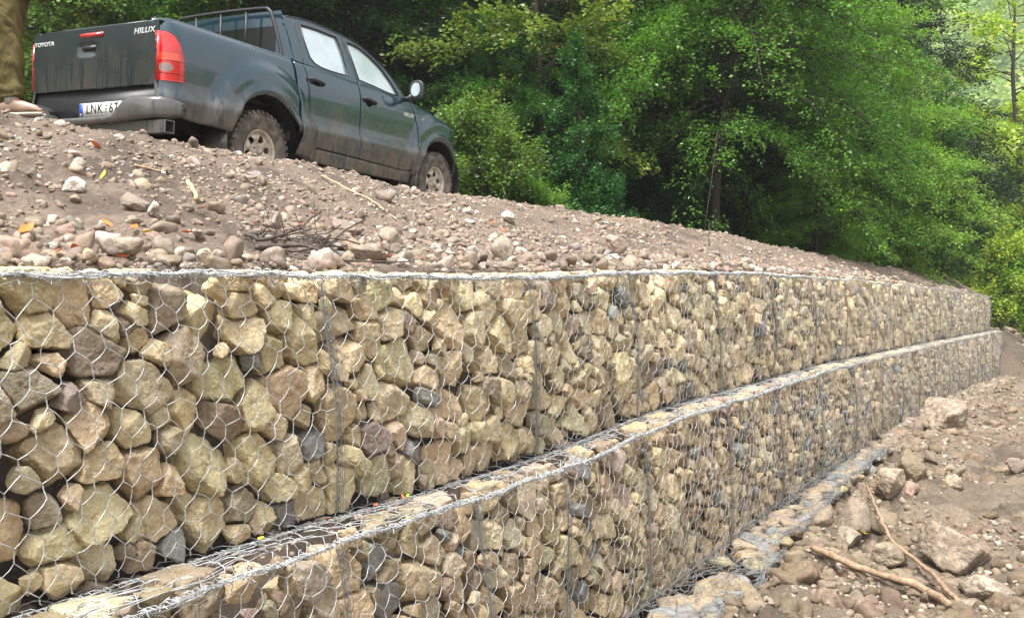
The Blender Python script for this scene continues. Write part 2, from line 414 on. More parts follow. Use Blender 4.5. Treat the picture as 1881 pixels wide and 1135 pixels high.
WX, WY, TW = .100, .084, .046             # hexagon width, row spacing, twist length
def wire_surface(P, Nrm, t0, t1, L, seed, parts, jit=.005, near=6.5):
    """double-twist hexagonal mesh on surface P(a, l) with normal Nrm(a, l)"""
    g = np.random.default_rng(seed); i0, i1 = int(math.floor(t0 / WX)), int(math.ceil(t1 / WX)); J = int(round(L / WY))
    wy = L / J; tw = TW * wy / WY
    wa = lambda a, l: (.050 * n2(a, l, .6, seed, 2) + .014 * n2(a, l, .15, seed + 3, 2), .036 * n2(a, l, .5, seed + 5, 2) + .012 * n2(a, l, .13, seed + 7, 2))
    def pos(a, l, off=0.):
        da, dl = wa(a, l); lc = np.clip(l + dl, 0, L)
        return P(a + da, lc) + Nrm(a, lc) * (.004 + .013 * n2(a, l, .10, seed + 9, 3) + off)[..., None]
    I, Jg = np.meshgrid(np.arange(i0, i1 + 1), np.arange(0, J + 1), indexing='ij')
    a = (I + .5 * (Jg % 2)) * WX; l = Jg * wy
    k = (a >= t0) & (a <= t1); ja = g.normal(0, jit, a.shape); jl = g.normal(0, jit, a.shape)
    al, ll = a + ja, l + jl
    bot, top = (al, ll - tw / 2), (al + g.normal(0, .003, a.shape), ll + tw / 2)
    kk = k
    # twists
    a0, l0, a1, l1 = bot[0][kk], bot[1][kk], top[0][kk], top[1][kk]
    _, yy = XY(a0, 0); nr = yy < near
    if nr.any():
        u = np.linspace(0, 1, 7); A_ = a0[nr, None] + (a1 - a0)[nr, None] * u; L_ = l0[nr, None] + (l1 - l0)[nr, None] * u
        for ph in (0, np.pi):
            w = .0015; sw = np.sin(u * np.pi * 3 + ph); cw = np.cos(u * np.pi * 3 + ph)
            Pp = pos(A_ + w * sw, L_, w * cw + 0 * A_); parts.add(*polytubes(Pp, .0014, 4, N3))
    if (~nr).any():
        Pp = np.stack([pos(a0[~nr], l0[~nr], 0 * a0[~nr]), pos(a1[~nr], l1[~nr], 0 * a0[~nr])], 1); parts.add(*polytubes(Pp, .0030, 3, N3))
    # single wires from a twist's top to the two twists above
    for sgn in (-1, 1):
        for par in (0, 1):
            src = kk[:, :-1] & (Jg[:, :-1] % 2 == par)
            di = (0 if sgn > 0 else -1) if par == 0 else (1 if sgn > 0 else 0)
            # par 0 rows sit at i, rows above at i+.5 : right neighbour same i, left neighbour i-1 ; par 1: right i+1, left i
            ii, jj = np.where(src); i2 = ii + di; ok = (i2 >= 0) & (i2 < I.shape[0]); ii, jj, i2 = ii[ok], jj[ok], i2[ok]
            ok = kk[i2, jj + 1]; ii, jj, i2 = ii[ok], jj[ok], i2[ok]
            A0, L0, A1, L1 = top[0][ii, jj], top[1][ii, jj], bot[0][i2, jj + 1], bot[1][i2, jj + 1]
            _, yy = XY(A0, 0); nr = yy < near * 1.6
            for m, K in ((nr, 4), (~nr, 2)):
                if not m.any(): continue
                u = np.linspace(0, 1, K); Aw = A0[m, None] + (A1 - A0)[m, None] * u; Lw = L0[m, None] + (L1 - L0)[m, None] * u
                parts.add(*polytubes(pos(Aw, Lw, .006 * np.sin(u * np.pi) + 0 * Aw), .00155, 4 if K == 4 else 3, N3))

def helix(path, rad, pitch, wire, turns_jit=.3, seed=0, sides=4):
    """a wire wound round a path, with uneven turns"""
    path = np.asarray(path, float); seg = np.linalg.norm(np.diff(path, axis=0), axis=1); cl = np.concatenate([[0], np.cumsum(seg)])
    n = max(8, int(cl[-1] / pitch * 8)); u = np.linspace(0, cl[-1], n); C = np.stack([np.interp(u, cl, path[:, k]) for k in range(3)], 1)
    t = np.gradient(C, axis=0); t /= np.linalg.norm(t, axis=1)[:, None]; a = np.cross(t, np.array([.31, .52, .79])); a /= np.linalg.norm(a, axis=1)[:, None]; b = np.cross(t, a)
    ph = u / pitch * 2 * np.pi + turns_jit * 3 * n2(u, 0 * u, pitch * 4, seed, 2); rr = rad * (1 + .35 * n2(u, 0 * u + 5, pitch * 2, seed + 1, 2))
    return polytubes((C + (np.cos(ph) * rr)[:, None] * a + (np.sin(ph) * rr)[:, None] * b)[None], wire, sides)
def wander(path, amp, sc, seed):
    p = np.asarray(path, float); u = np.linspace(0, 1, len(p)) * np.linalg.norm(p[-1] - p[0])
    return p + amp * np.stack([n2(u, u * 0 + k * 9, sc, seed + k, 2) for k in range(3)], 1)

SEAM_U = np.array([-.2, 1.33, 2.95, 4.32, 6.0, 7.5, 9.0, 10.5, 12.1, 13.6, 15.1, 16.6, 18.1, 19.7, 21.2, 22.8, 24.4, 26.0, TEND])
px_seam = lambda px: float(col_t(px, SL))
SEAM_L = np.array([-.2, px_seam(612) , px_seam(868), px_seam(1025), px_seam(1175), 5.6, 7.0, 8.4, 9.9, 11.5, 13.0, 14.5, 16.0, 17.5, 19.1, 20.7, 22.3, 23.9, 25.6, TEND + .6])
ZTf = lambda t: ZT(t) + .0; ZMf = lambda t: ZM(t); ZBf = lambda t: ZB(t)

def course(kind, seams, h, s_face, zbot, ztop, seed, pal, lab):
    h = float(h)
    A, B, R_ = pack(seams[0], 10.5, h, seed, [(.104, 7), (.09, 20), (.076, 46), (.064, 90), (.048, 150), (.034, 130), (.024, 40)])
    A2, B2, R2 = pack(10.5, seams[-1], h, seed + 1, [(.13, 5), (.105, 18), (.085, 50), (.065, 90), (.048, 110)])
    A, B, R_ = np.concatenate([A, A2]), np.concatenate([B, B2]), np.concatenate([R_, R2])
    st = face_stones(A, B, R_, seams[1:-1], h, s_face, zbot, ztop, seed + 2, pal)
    lid = .30                                     # length of mesh folded over the top, inward
    rc = .035                                     # roundness of the edge
    for k in range(len(seams) - 1):
        t0, t1 = seams[k], seams[k + 1]
        org = W((t0 + t1) / 2, s_face, zbot((t0 + t1) / 2)); org = np.array(org).reshape(3)
        root = thing('gabion_basket', lab(k, t0, t1), 'gabion', tuple(org), (0, 0, 0), 'gabion baskets of the %s course' % kind)
        mine = [q for q in st if q[5] == k]; mine.sort(key=lambda q: -q[4])
        ind = mine[:84] if t0 < 12 else []
        for q in ind:
            o = mk('stone', q[1] - org, q[2], M_STONE, root, smooth=False, tint=q[3])
        rest = mine[len(ind):]
        if rest:
            mb = MB()
            for q in rest: mb.add(q[1], q[2], 0, q[3])
            o = mb.build('stone_fill', M_STONE, root, smooth=False, origin=org); o['kind'] = 'stuff'
        # ---- mesh of this basket
        mb = MB(); sd = seed + 50 + k
        zt_e = lambda a: ztop(a)
        def P(a, l):
            a, l = np.broadcast_arrays(a, l); hh = zt_e(a) - zbot(a)
            u = np.clip(l / h, 0, 1); over = np.clip(l - h, 0, None)
            s = s_face - bulge(a, u, seed + 2); z = zbot(a) + u * hh
            # fold over a rounded edge
            w = sstep(h - .05, h + .01, l)
            z = np.where(l > h, zt_e(a) + .004 + .012 * n2(a, l, .2, sd, 2), z)
            z = z - .03 * w * (l < h + .03)
            s = np.where(l > h, s_face + over, s)
            return W(a + SHEAR * (1 - u), s, z)
        def Nr(a, l):
            a, l = np.broadcast_arrays(a, l); w = sstep(h - .04, h + .04, l)[..., None]
            v = -N3 * (1 - w) + Z3 * w; return v / np.linalg.norm(v, axis=-1, keepdims=True)
        Lm = h + (lid if kind == 'lower' else 0)
        wire_surface(P, Nr, t0 + .01, t1 - .01, Lm, sd, mb)
        mb.build('wire_mesh', M_WIRE, root, origin=org)
        # ---- selvedge: stout edge wires with lacing along the top edge and down the seam
        mb = MB(); nearb = t0 < 9; Kt = 60 if nearb else 24
        ta = np.linspace(t0, t1, Kt); edge = P(ta, np.full(Kt, h)) - .012 * N3 + .016 * Z3
        edge = edge + .012 * n2(ta, ta * 0, .35, sd + 4, 2)[:, None] * Z3
        for q in range(4 if nearb else 2):
            mb.add(*polytubes(wander(edge, .014, .10, sd * 3 + q)[None], .0033 if kind == 'upper' else .0023, 5))
        if nearb:
            for q in range(4): mb.add(*helix(wander(edge, .008, .2, sd + q), (.008, .013, .006, .016)[q], (.030, .045, .022, .07)[q], .0019 if kind == 'upper' else .0014, .9, sd * 5 + q))
        else: mb.add(*helix(edge, .012, .06, .0028, .4, sd * 5, 3))
        if kind == 'lower':       # back edge wire on the ledge, laced to the upper basket
            bk = W(ta, -.02, zt_e(ta) + .008); mb.add(*polytubes(wander(bk, .012, .15, sd + 60)[None], .0026, 4))
            if nearb: mb.add(*helix(bk, .008, .03, .0015, .5, sd * 7))
            for q in range(int((t1 - t0) * (12 if nearb else 4))):       # loose creased wires on the ledge
                g2 = np.random.default_rng(sd * 100 + q); a0 = g2.uniform(t0, t1 - .3); ln = g2.uniform(.15, .6); u = np.linspace(0, 1, 8)
                aa = a0 + ln * u; ss = s_face + np.clip(g2.uniform(-.01, .16) + g2.uniform(-.12, .12) * u + .02 * n2(u, u * 0, .2, q, 2), -.012, .2)
                mb.add(*polytubes(W(aa, ss, zt_e(aa) + .010 + .010 * n2(aa, ss, .08, q, 2))[None], .0017, 4))
        u = np.linspace(0, 1, 40); sgn = lambda q: 1 if q % 2 else -1
        nv = 3 if nearb else 2
        for (tt, inw) in ((t0, 1), (t1, -1)):
            for q in range(nv):
                aa = tt + inw * (.004 + .009 * q) + .006 * n2(u, u * 0 + q, .2, sd + q, 2)
                mb.add(*polytubes((P(aa, u * h) - N3 * (.012 + .004 * q))[None], .0020 if q == 0 else .0014, 4), m=1)
            if nearb: mb.add(*helix(P(np.full(40, tt + inw * .008), u * h) - N3 * .014, .009, .05, .0014, .7, sd * 9), m=1)
        if nearb:                   # cut ends and loops sticking out of the bundle
            g3 = np.random.default_rng(sd * 11)
            for q in range(int((t1 - t0) * 34)):
                a0 = g3.uniform(t0, t1); e0 = P(np.array([a0]), np.array([h]))[0] + .016 * Z3 - .012 * N3; d3 = g3.normal(0, 1, 3); d3 /= np.linalg.norm(d3); d4 = g3.normal(0, 1, 3); L3 = g3.uniform(.01, .045); u3 = np.linspace(0, 1, 6)[:, None]
                mb.add(*polytubes((e0 + g3.normal(0, .006, 3) + d3 * L3 * u3 + d4 * .5 * L3 * u3 * (1 - u3))[None], .0015, 4))
        mb.build('lacing_wire', [M_WIRE, M_SEAMW], root, origin=org)
        if kind == 'upper' and k in (1, 2, 3): 
            pass

def lab_u(k, t0, t1):
    px = int(CX + F * XY((t0 + t1) / 2, 0)[0] / XY((t0 + t1) / 2, 0)[1])
    names = ['upper gabion basket nearest the camera, large pale tan stones and one wet grey stone',
             'upper gabion basket second from the near end, topped with a dark twig heap',
             'upper gabion basket third from the near end, small pale tan stones below bent wire']
    if k < 3: return names[k]
    o = ['fourth','fifth','sixth','seventh','eighth','ninth','tenth','eleventh','twelfth','thirteenth','fourteenth','fifteenth','sixteenth','seventeenth','eighteenth'][k - 3]
    if k == len(SEAM_U) - 2: return 'upper gabion basket at the far end, where the bank rounds off'
    return o + ' upper gabion basket from the near end, tan stones under grey wire mesh'
def lab_l(k, t0, t1):
    names = ['lower gabion basket nearest the camera, big brown stones cut off by the frame',
             'lower gabion basket second from the near end, grey slab in open wide mesh',
             'lower gabion basket third from the near end, brown stones under slanting seam wires',
             'lower gabion basket fourth from the near end, narrow, with reddish brown stones']
    if k < 4: return names[k]
    o = ['fifth','sixth','seventh','eighth','ninth','tenth','eleventh','twelfth','thirteenth','fourteenth','fifteenth','sixteenth','seventeenth','eighteenth','nineteenth','twentieth'][k - 4]
    if k == len(SEAM_L) - 2: return 'lower gabion basket at the far end, beside the dark earth bank'
    return o + ' lower gabion basket from the near end, brown stones behind dense wire'
course('upper', SEAM_U, .985, 0.0, ZMf, ZTf, 100, PAL_U, lab_u)
course('lower', SEAM_L, 1.17, SL, ZBf, lambda t: ZM(t) - .03, 300, PAL_L, lab_l)
# ------------------------------------------------------------------ loose rocks, pebbles, clods, leaves, sticks
def rock_template(seed, rough):
    g = np.random.default_rng(seed); k = g.integers(9, 15); n = g.normal(size=(k, 3)); n /= np.linalg.norm(n, axis=1)[:, None]
    n = np.concatenate([n, np.eye(3), -np.eye(3)]); d = np.concatenate([g.uniform(.62, 1.05, k), np.full(6, 1.05)])
    return n, d, (g.uniform(5, 9) if not rough else g.uniform(14, 28))
TMPL = [rock_template(900 + i, i % 3 != 1) for i in range(30)]
def rock_verts(i, lv, seed=0):
    n, d, p = TMPL[i % 30]; U, Fc = ico(lv); r = polytope(U, n, d, p)
    if lv > 1: r = r * (1 + .06 * fbm(U * 2 + seed, 2) + .035 * fbm(U * 5 + seed, 3, .6))
    return U * r[:, None], Fc
def rotm(g, flat=.35):
    a = g.uniform(0, 2 * math.pi); R1 = np.array([[math.cos(a), -math.sin(a), 0], [math.sin(a), math.cos(a), 0], [0, 0, 1]])
    b, c = g.normal(0, flat, 2); R2 = np.array([[1, 0, 0], [0, math.cos(b), -math.sin(b)], [0, math.sin(b), math.cos(b)]]); R3 = np.array([[math.cos(c), 0, math.sin(c)], [0, 1, 0], [-math.sin(c), 0, math.cos(c)]])
    return R3 @ R2 @ R1
PAL_R = [(np.array([.31, .245, .19]), .36), (np.array([.42, .355, .305]), .20), (np.array([.22, .175, .14]), .26), (np.array([.32, .225, .18]), .08), (np.array([.24, .22, .21]), .08), (np.array([.60, .55, .52]), .04)]
PAL_F = [(np.array([.30, .245, .185]), .38), (np.array([.40, .34, .28]), .20), (np.array([.21, .17, .13]), .26), (np.array([.44, .32, .26]), .12), (np.array([.33, .32, .30]), .08)]
ROCKN = [0]
def rock(x, y, z, size, g, pal, label, group, shape=(1, .8, .6), sink=.3, lv=3, tint=None, cat='rock', name='rock', mat=None):
    V, Fc = rock_verts(int(g.integers(30)), lv, g.uniform(0, 50)); V = (V * np.array(shape)) @ rotm(g).T * size
    o = mk(name, V, Fc, mat or M_ROCK, smooth=lv < 4, tint=tint if tint is not None else pick(g, pal))
    o.location = (x, y, z - V[:, 2].min() * 1.0 - size * sink); tag(o, label, cat, group); return o

# scatter: density is higher at the toe of the bank, stones get rarer uphill
def scatter_bank(n, seed, smin, smax, power, near_toe):
    g = np.random.default_rng(seed); out = []
    t = -1 + 27 * g.uniform(0, 1, n * 4) ** 1.6; u = g.uniform(0, 1, n * 4)
    q = np.where(g.uniform(0, 1, n * 4) < near_toe, u ** 1.5 * .30, u * 1.06); s = .03 + q * SC(t)
    cl = n2(t, s, .9, 61, 2); k = (cl + g.uniform(-.5, .7, n * 4)) > 0; t, s = t[k][:n], s[k][:n]
    size = smin * (smax / smin) ** (g.uniform(0, 1, len(t)) ** power); return t, s, size
def bulk(name, t, s, size, pal, seed, lvf, label=None, sink=.25, flatn=.62, mat=None, clumpy=False):
    g = np.random.default_rng(seed); x, y = XY(t, s); z = H(t, s); mb = MB()
    for i in range(len(t)):
        V, Fc = rock_verts(int(g.integers(30)), lvf(size[i], y[i]), g.uniform(0, 50)) if False else _rv(int(g.integers(30)), lvf(size[i], y[i]))
        sh = np.array([g.uniform(.85, 1.2), g.uniform(.65, 1.0), g.uniform(.45, .85)]); V = (V * sh) @ rotm(g).T * size[i]
        mb.add(V + [x[i], y[i], z[i] + size[i] * (.35 - sink)], Fc, 0, pick(g, pal))
    o = mb.build(name, mat or M_ROCK); return tag(o, label, None, None, 'stuff')
_rvc = {}
def _rv(i, lv):
    if (i, lv) not in _rvc: _rvc[(i, lv)] = rock_verts(i, lv, i)
    return _rvc[(i, lv)]
lvf = lambda sz, y: 3 if sz * 980 / y > 7 else 2 if sz * 980 / y > 1.8 else 1
t, s, sz = scatter_bank(36000, 5, .005, .022, 1.4, .20); bulk('gravel', t, s, sz, PAL_R, 6, lvf)
t, s, sz = scatter_bank(6500, 8, .016, .05, 1.9, .5)
o = np.argsort(-sz / np.maximum(XY(t, s)[1], 1)); bulk('pebbles', t, s, sz, PAL_R, 9, lvf)
# rocks of the bank, each its own object
g = np.random.default_rng(77); t, s, sz = scatter_bank(108, 78, .035, .075, 1.8, .72)
BANKLAB = ['rounded grey brown rock lying loose on the gravel bank above the wall']
for i in range(len(t)):
    x, y = XY(t[i], s[i]); rock(x, y, float(H(t[i], s[i])), sz[i], g, PAL_R, BANKLAB[0], 'loose rocks on the gravel bank', (g.uniform(.9, 1.25), g.uniform(.7, 1), g.uniform(.5, .85)), .25, 3)
def px_rock(px, py, wpx, region, label, tint, shape=(1, .8, .6), sink=.3, lv=4, seed=0, group=None, name='rock', mat=None, cat='rock'):
    P, (t_, s_) = hit(px, py, region=region); size = wpx / 2 / F * P[1] * .86; g = np.random.default_rng(int(px * 7 + py + seed))
    return rock(P[0], P[1], P[2], size, g, PAL_R, label, group, shape, sink, lv, np.array(tint) * (.86 if region == 'front' else 1), cat, name, mat or (M_MUDROCK if region == 'front' else None))
G_B = 'loose rocks on the gravel bank'
px_rock(136, 350, 64, 'bank', 'large pale flat rock on the bank below the truck bumper', (.60, .54, .51), (1, .75, .5), .35, group=G_B)
px_rock(246, 385, 52, 'bank', 'brown block half buried beside a white edged rock on the bank', (.27, .22, .18), (1, .8, .6), .3, group=G_B)
px_rock(284, 400, 44, 'bank', 'white topped angular rock leaning on a brown block on the bank', (.58, .52, .49), (1, .7, .65), .2, group=G_B)
px_rock(232, 470, 62, 'bank', 'big grey brown rock just above the wire at the left end', (.34, .28, .23), (1, .8, .85), .15, group=G_B)
px_rock(163, 482, 44, 'bank', 'rounded olive brown rock among orange leaves above the wire', (.42, .34, .22), (1, .9, .85), .2, group=G_B)
px_rock(330, 478, 36, 'bank', 'round pinkish rock above the wire near the left end', (.52, .42, .34), (1, 1, .9), .15, group=G_B)
px_rock(376, 492, 38, 'bank', 'pale yellow rounded rock resting against the edge wire', (.52, .46, .34), (1, .9, .95), .15, group=G_B)
px_rock(508, 420, 44, 'bank', 'flat grey triangular slab standing in the bank', (.36, .32, .30), (1, .5, .9), .3, group=G_B)
px_rock(365, 437, 44, 'bank', 'long whitish rock lying across the gravel bank', (.55, .49, .45), (1.2, .6, .5), .2, group=G_B)
px_rock(630, 430, 60, 'bank', 'dark brown slab behind the twig heap', (.25, .20, .17), (1.1, .8, .5), .2, group=G_B)
px_rock(670, 482, 80, 'bank', 'wide brown rock sunk above the edge wire', (.33, .26, .21), (1.2, .8, .5), .3, group=G_B)
px_rock(870, 480, 46, 'bank', 'white topped dark boulder above the middle of the wall', (.50, .45, .42), (1, .8, .7), .15, group=G_B)
px_rock(935, 410, 34, 'bank', 'pale angular rock with dark side high on the bank', (.56, .50, .46), (1, .8, .6), .15, group=G_B)
px_rock(1132, 470, 44, 'bank', 'brown capped rock standing up above the wall', (.34, .27, .22), (1, .8, .8), .1, group=G_B)
px_rock(958, 388, 26, 'bank', 'pale flat stone on the crest of the bank', (.58, .52, .48), (1.2, .8, .5), .2, group=G_B)
px_rock(590, 455, 44, 'bank', 'smooth grey rock under the twig heap', (.34, .30, .28), (1.2, .8, .6), .2, group=G_B)
# a tight row of stones along the top of the wall
g = np.random.default_rng(31)
for i in range(88):
    t_ = -.3 + 12 * (i / 88) ** 1.15 + g.uniform(-.04, .04); s_ = g.uniform(.08, .36); sz_ = g.uniform(.024, .052) * (.8 + .4 * (t_ < 5)); x, y = XY(t_, s_)
    rock(x, y, float(H(t_, s_)), sz_, g, PAL_R, 'brown rock in the row piled just behind the top edge wire', 'rocks piled behind the top edge wire', (g.uniform(.9, 1.25), g.uniform(.7, 1), g.uniform(.6, .9)), .15, 3)

# front ground: rubble and clods
def scatter_front(n, seed, smin, smax, power):
    g = np.random.default_rng(seed); t = 1.0 + 28 * g.uniform(0, 1, n * 3) ** 1.35; s = -.52 - g.uniform(0, 1, n * 3) ** 1.1 * (1.5 + t * .30)
    cl = n2(t, s, .8, 66, 2); k = (cl + g.uniform(-.6, .8, n * 3)) > 0; t, s = t[k][:n], s[k][:n]
    return t, s, smin * (smax / smin) ** (g.uniform(0, 1, len(t)) ** power)
t = 8.5 + 19 * np.random.default_rng(3).uniform(0, 1, 1500) ** 1.2; s = SL - .02 - .5 * np.random.default_rng(4).uniform(0, 1, 1500) ** 1.3; sz = .02 * 5 ** (np.random.default_rng(5).uniform(0, 1, 1500) ** 1.6)
bulk('foot_rubble', t, s, sz, PAL_F, 27, lvf, mat=M_MUDROCK)
M_CLOD = stone_material('clod_earth', wet=.6, bumpd=.008, sc=2.0)
t, s, sz = scatter_front(22000, 15, .008, .036, 1.5); bulk('rubble', t, s, sz, PAL_F, 16, lvf)
t, s, sz = scatter_front(9500, 18, .020, .10, 1.8); bulk('clods', t, s, sz, [(np.array([.23, .175, .12]), .6), (np.array([.30, .235, .17]), .4)], 19, lvf, sink=.35, mat=M_CLOD)
g = np.random.default_rng(97); t, s, sz = scatter_front(54, 98, .06, .15, 2.0)
for i in range(len(t)):
    x, y = XY(t[i], s[i]); rock(x, y, float(H(t[i], s[i])), sz[i], g, PAL_F, 'mud smeared tan rock lying on the rubble ground below the wall', 'rocks on the rubble ground', (g.uniform(.9, 1.3), g.uniform(.7, 1), g.uniform(.5, .8)), .5, 4 if sz[i] * 980 / y > 9 else 3, mat=M_MUDROCK)
G_F = 'rocks on the rubble ground'
px_rock(1735, 790, 120, 'front', 'largest pale boulder with a streaked face on the ground beside the wall', (.52, .44, .36), (1.1, .8, .6), .35, group=G_F, lv=5)
px_rock(1690, 800, 40, 'front', 'small reddish brown block at the foot of the largest pale boulder', (.30, .22, .18), (1, .8, .8), .2, group=G_F)
px_rock(1630, 905, 70, 'front', 'rounded tan boulder beside a muddy lump, above the brown stick', (.55, .45, .34), (1, .85, .8), .25, group=G_F, lv=5)
px_rock(1670, 880, 75, 'front', 'dark muddy lump of earth and stone beside the tan boulder', (.30, .24, .16), (1, .85, .9), .3, group=G_F, lv=5, mat=M_CLOD)
px_rock(1570, 970, 90, 'front', 'grey brown slab tilted against the loose wire apron', (.36, .30, .24), (1, .8, .7), .3, group=G_F, lv=5)
px_rock(1560, 1005, 70, 'front', 'pale block with a dark face below the tilted slab', (.50, .43, .35), (1, .7, .6), .2, group=G_F, lv=5)
px_rock(1630, 1030, 90, 'front', 'broad muddy block between the two sticks', (.45, .38, .28), (1, .8, .7), .3, group=G_F, lv=5)
px_rock(1745, 1040, 120, 'front', 'big flat topped boulder crusted with earth right of the thin stick', (.46, .38, .30), (1.1, .9, .7), .35, group=G_F, lv=5)
px_rock(1810, 1095, 90, 'front', 'pale rounded boulder by the lower right corner', (.55, .48, .40), (1.2, .8, .6), .3, group=G_F, lv=5)
px_rock(1700, 1000, 40, 'front', 'white angular stone lying alone between the boulders', (.66, .62, .56), (1.1, .7, .55), .15, group=G_F)
px_rock(1755, 900, 40, 'front', 'cream squarish stone in the middle of the rubble', (.58, .50, .38), (1, .8, .75), .2, group=G_F)
px_rock(1870, 870, 44, 'front', 'dark purple brown stone at the right edge', (.28, .22, .20), (1, .8, .7), .2, group=G_F)
px_rock(1675, 905, 34, 'front', 'pink stone wedged beside the muddy lump', (.52, .34, .28), (1.2, .8, .6), .2, group=G_F)

for q in range(14):
    g = np.random.default_rng(800 + q); t_, s_ = g.uniform(27.9, 30.5), g.uniform(-2.2, .6); x, y = XY(t_, s_)
    rock(x, y, float(H(t_, s_)), g.uniform(.08, .2), g, PAL_F, 'dark rock on the earth slope past the end of the wall', 'rocks on the slope past the wall', (1.1, .8, .6), .3, 3)
# stones and earth on the ledge and the half buried third course (apron)
g = np.random.default_rng(55); n = 700; t = 27 * g.uniform(0, 1, n) ** 1.6; s = g.uniform(SL + .03, -.0, n); sz = .006 * 4.5 ** g.uniform(0, 1, n) ** 1.5
x, y = XY(t, s); mb = MB()
for i in range(n):
    V, Fc = _rv(int(g.integers(30)), lvf(sz[i], y[i])); V = (V * [1, .8, .5]) @ rotm(g).T * sz[i]; mb.add(V + [x[i] + 0, y[i], float(ZM(t[i])) - .045 + sz[i] * .25], Fc, 0, pick(g, PAL_R))
tag(mb.build('ledge_gravel', M_ROCK), kind='stuff')
SEAM_A = [1.5, 3.6, 5.6, 7.8, 10.6]
for k in range(4):
    t0, t1 = SEAM_A[k], SEAM_A[k + 1]; g = np.random.default_rng(400 + k); org = W((t0 + t1) / 2, -.5, float(ZB((t0 + t1) / 2)) - .1).reshape(3)
    root = thing('gabion_basket', ['half buried bottom basket nearest the camera, grey wire lid creased over dark stones', 'half buried bottom basket with a torn wire corner beside the muddy ground',
        'half buried bottom basket whose lid runs under the tilted grey slab', 'half buried bottom basket farthest along, almost covered by earth'][k], 'gabion', tuple(org), (0, 0, 0), 'half buried bottom baskets')
    SA = -.80 + .10 * k; zl = lambda a, l=0: ZB(a) + .05
    for i in range(46):
        a, s_ = g.uniform(t0, t1), g.uniform(SA + .06, SL - .05); V, Fc = rock_verts(int(g.integers(30)), 4, g.uniform(0, 50)); r = g.uniform(.06, .13)
        V = (V * [1.1, .85, .55]) @ rotm(g, .2).T * r; x, y = XY(a, s_); V = V + [x, y, float(zl(a)) - V[:, 2].max() + g.uniform(-.02, .03)]
        mk('stone', V - org, Fc, M_STONE, root, smooth=False, tint=pick(g, [(np.array([.27, .27, .26]), .4), (np.array([.38, .30, .2]), .6)]))
    if k < 2:
        for i in range(26):
            a, r = g.uniform(t0, t1), g.uniform(.06, .11); V, Fc = rock_verts(int(g.integers(30)), 4, g.uniform(0, 50)); V = (V * [1.1, .85, .8]) @ rotm(g, .2).T * r; x, y = XY(a, SA + .06)
            mk('stone', V + [x, y, float(zl(a)) - g.uniform(.08, .3)] - org, Fc, M_STONE, root, tint=pick(g, PAL_L))
    wd = SL - SA; L = wd + (.30 if k < 2 else .03)
    def P(a, l):
        a, l = np.broadcast_arrays(a, l); over = np.clip(l - wd, 0, None); s_ = np.where(l < wd, SL - l, SA - .01)
        z = zl(a) + .02 + .05 * n2(a, s_, .22, 77, 3) - over; return W(a + 0 * l, s_ + .02 * n2(a, l, .2, 9, 2), z)
    def Nr(a, l):
        a, l = np.broadcast_arrays(a, l); w = (l > wd)[..., None]; return np.where(w, -N3, Z3) + 0 * l[..., None]
    mb = MB(); wire_surface(P, Nr, t0, t1, L, 500 + k, mb, .014, near=9); mb.build('wire_mesh', M_DULLW, root, origin=org)
    mb = MB(); ta = np.linspace(t0, t1, 60)
    e = P(ta, np.full(60, wd)) + .012 * Z3
    for q in range(3): mb.add(*polytubes(wander(e, .03, .16, 600 + k * 5 + q)[None], .0022, 5)); mb.add(*helix(wander(e, .02, .2, q), .008 + .006 * q, .04 + .02 * q, .0014, .9, 700 + k * 3 + q))
    e = W(ta, SL - .012, zl(ta) + .03); mb.add(*polytubes(wander(e, .008, .12, 650 + k)[None], .003, 5)); mb.add(*helix(e, .010, .03, .0016, .5, 660 + k))
    for q in range(50):
        a0, s0 = g.uniform(t0, t1 - .3), g.uniform(SA, SL); u = np.linspace(0, 1, 9); ln = g.uniform(.15, .6); aa = a0 + ln * u; ss = s0 + g.uniform(-.2, .2) * u + .03 * n2(u, u * 0, .25, q, 2); ss = np.clip(ss, SA - .02, SL - .02)
        mb.add(*polytubes(W(aa, ss, zl(aa) + .035 + .02 * n2(aa, ss, .1, q, 2))[None], .0017, 4))
    mb.build('lacing_wire', M_DULLW, root, origin=org)

# fallen leaves
M_LEAFO = flat('leaf_orange', (.72, .17, .03), .5); M_LEAFY = flat('leaf_yellow', (.72, .55, .04), .5); M_LEAFB = flat('leaf_rust', (.40, .12, .04), .6); M_LEAFG = flat('leaf_green', (.35, .55, .05), .5)
def fallen_leaf(P, size, g, mat, label, group='fallen leaves'):
    n, m = 9, 5; u = np.linspace(-1, 1, n); V = []
    for a in u:
        w = .42 * (1 - abs(a) ** 1.8) ** .8
        for b in np.linspace(-1, 1, m): V.append([a, b * w, .28 * abs(b) * w + .18 * a * a + .03 * math.sin(9 * a)])
    V = np.array(V) @ rotm(g, .45).T * size; V = np.concatenate([V, V - [0, 0, .0012]]); Fc = np.concatenate([gridF(n, m), gridF(n, m)[:, ::-1] + n * m])
    V = V * .92; o = mk('fallen_leaf', V, Fc, mat); o.location = (P[0], P[1], P[2] + size * .30 + .022); tag(o, label, 'leaf', group)
g = np.random.default_rng(12)
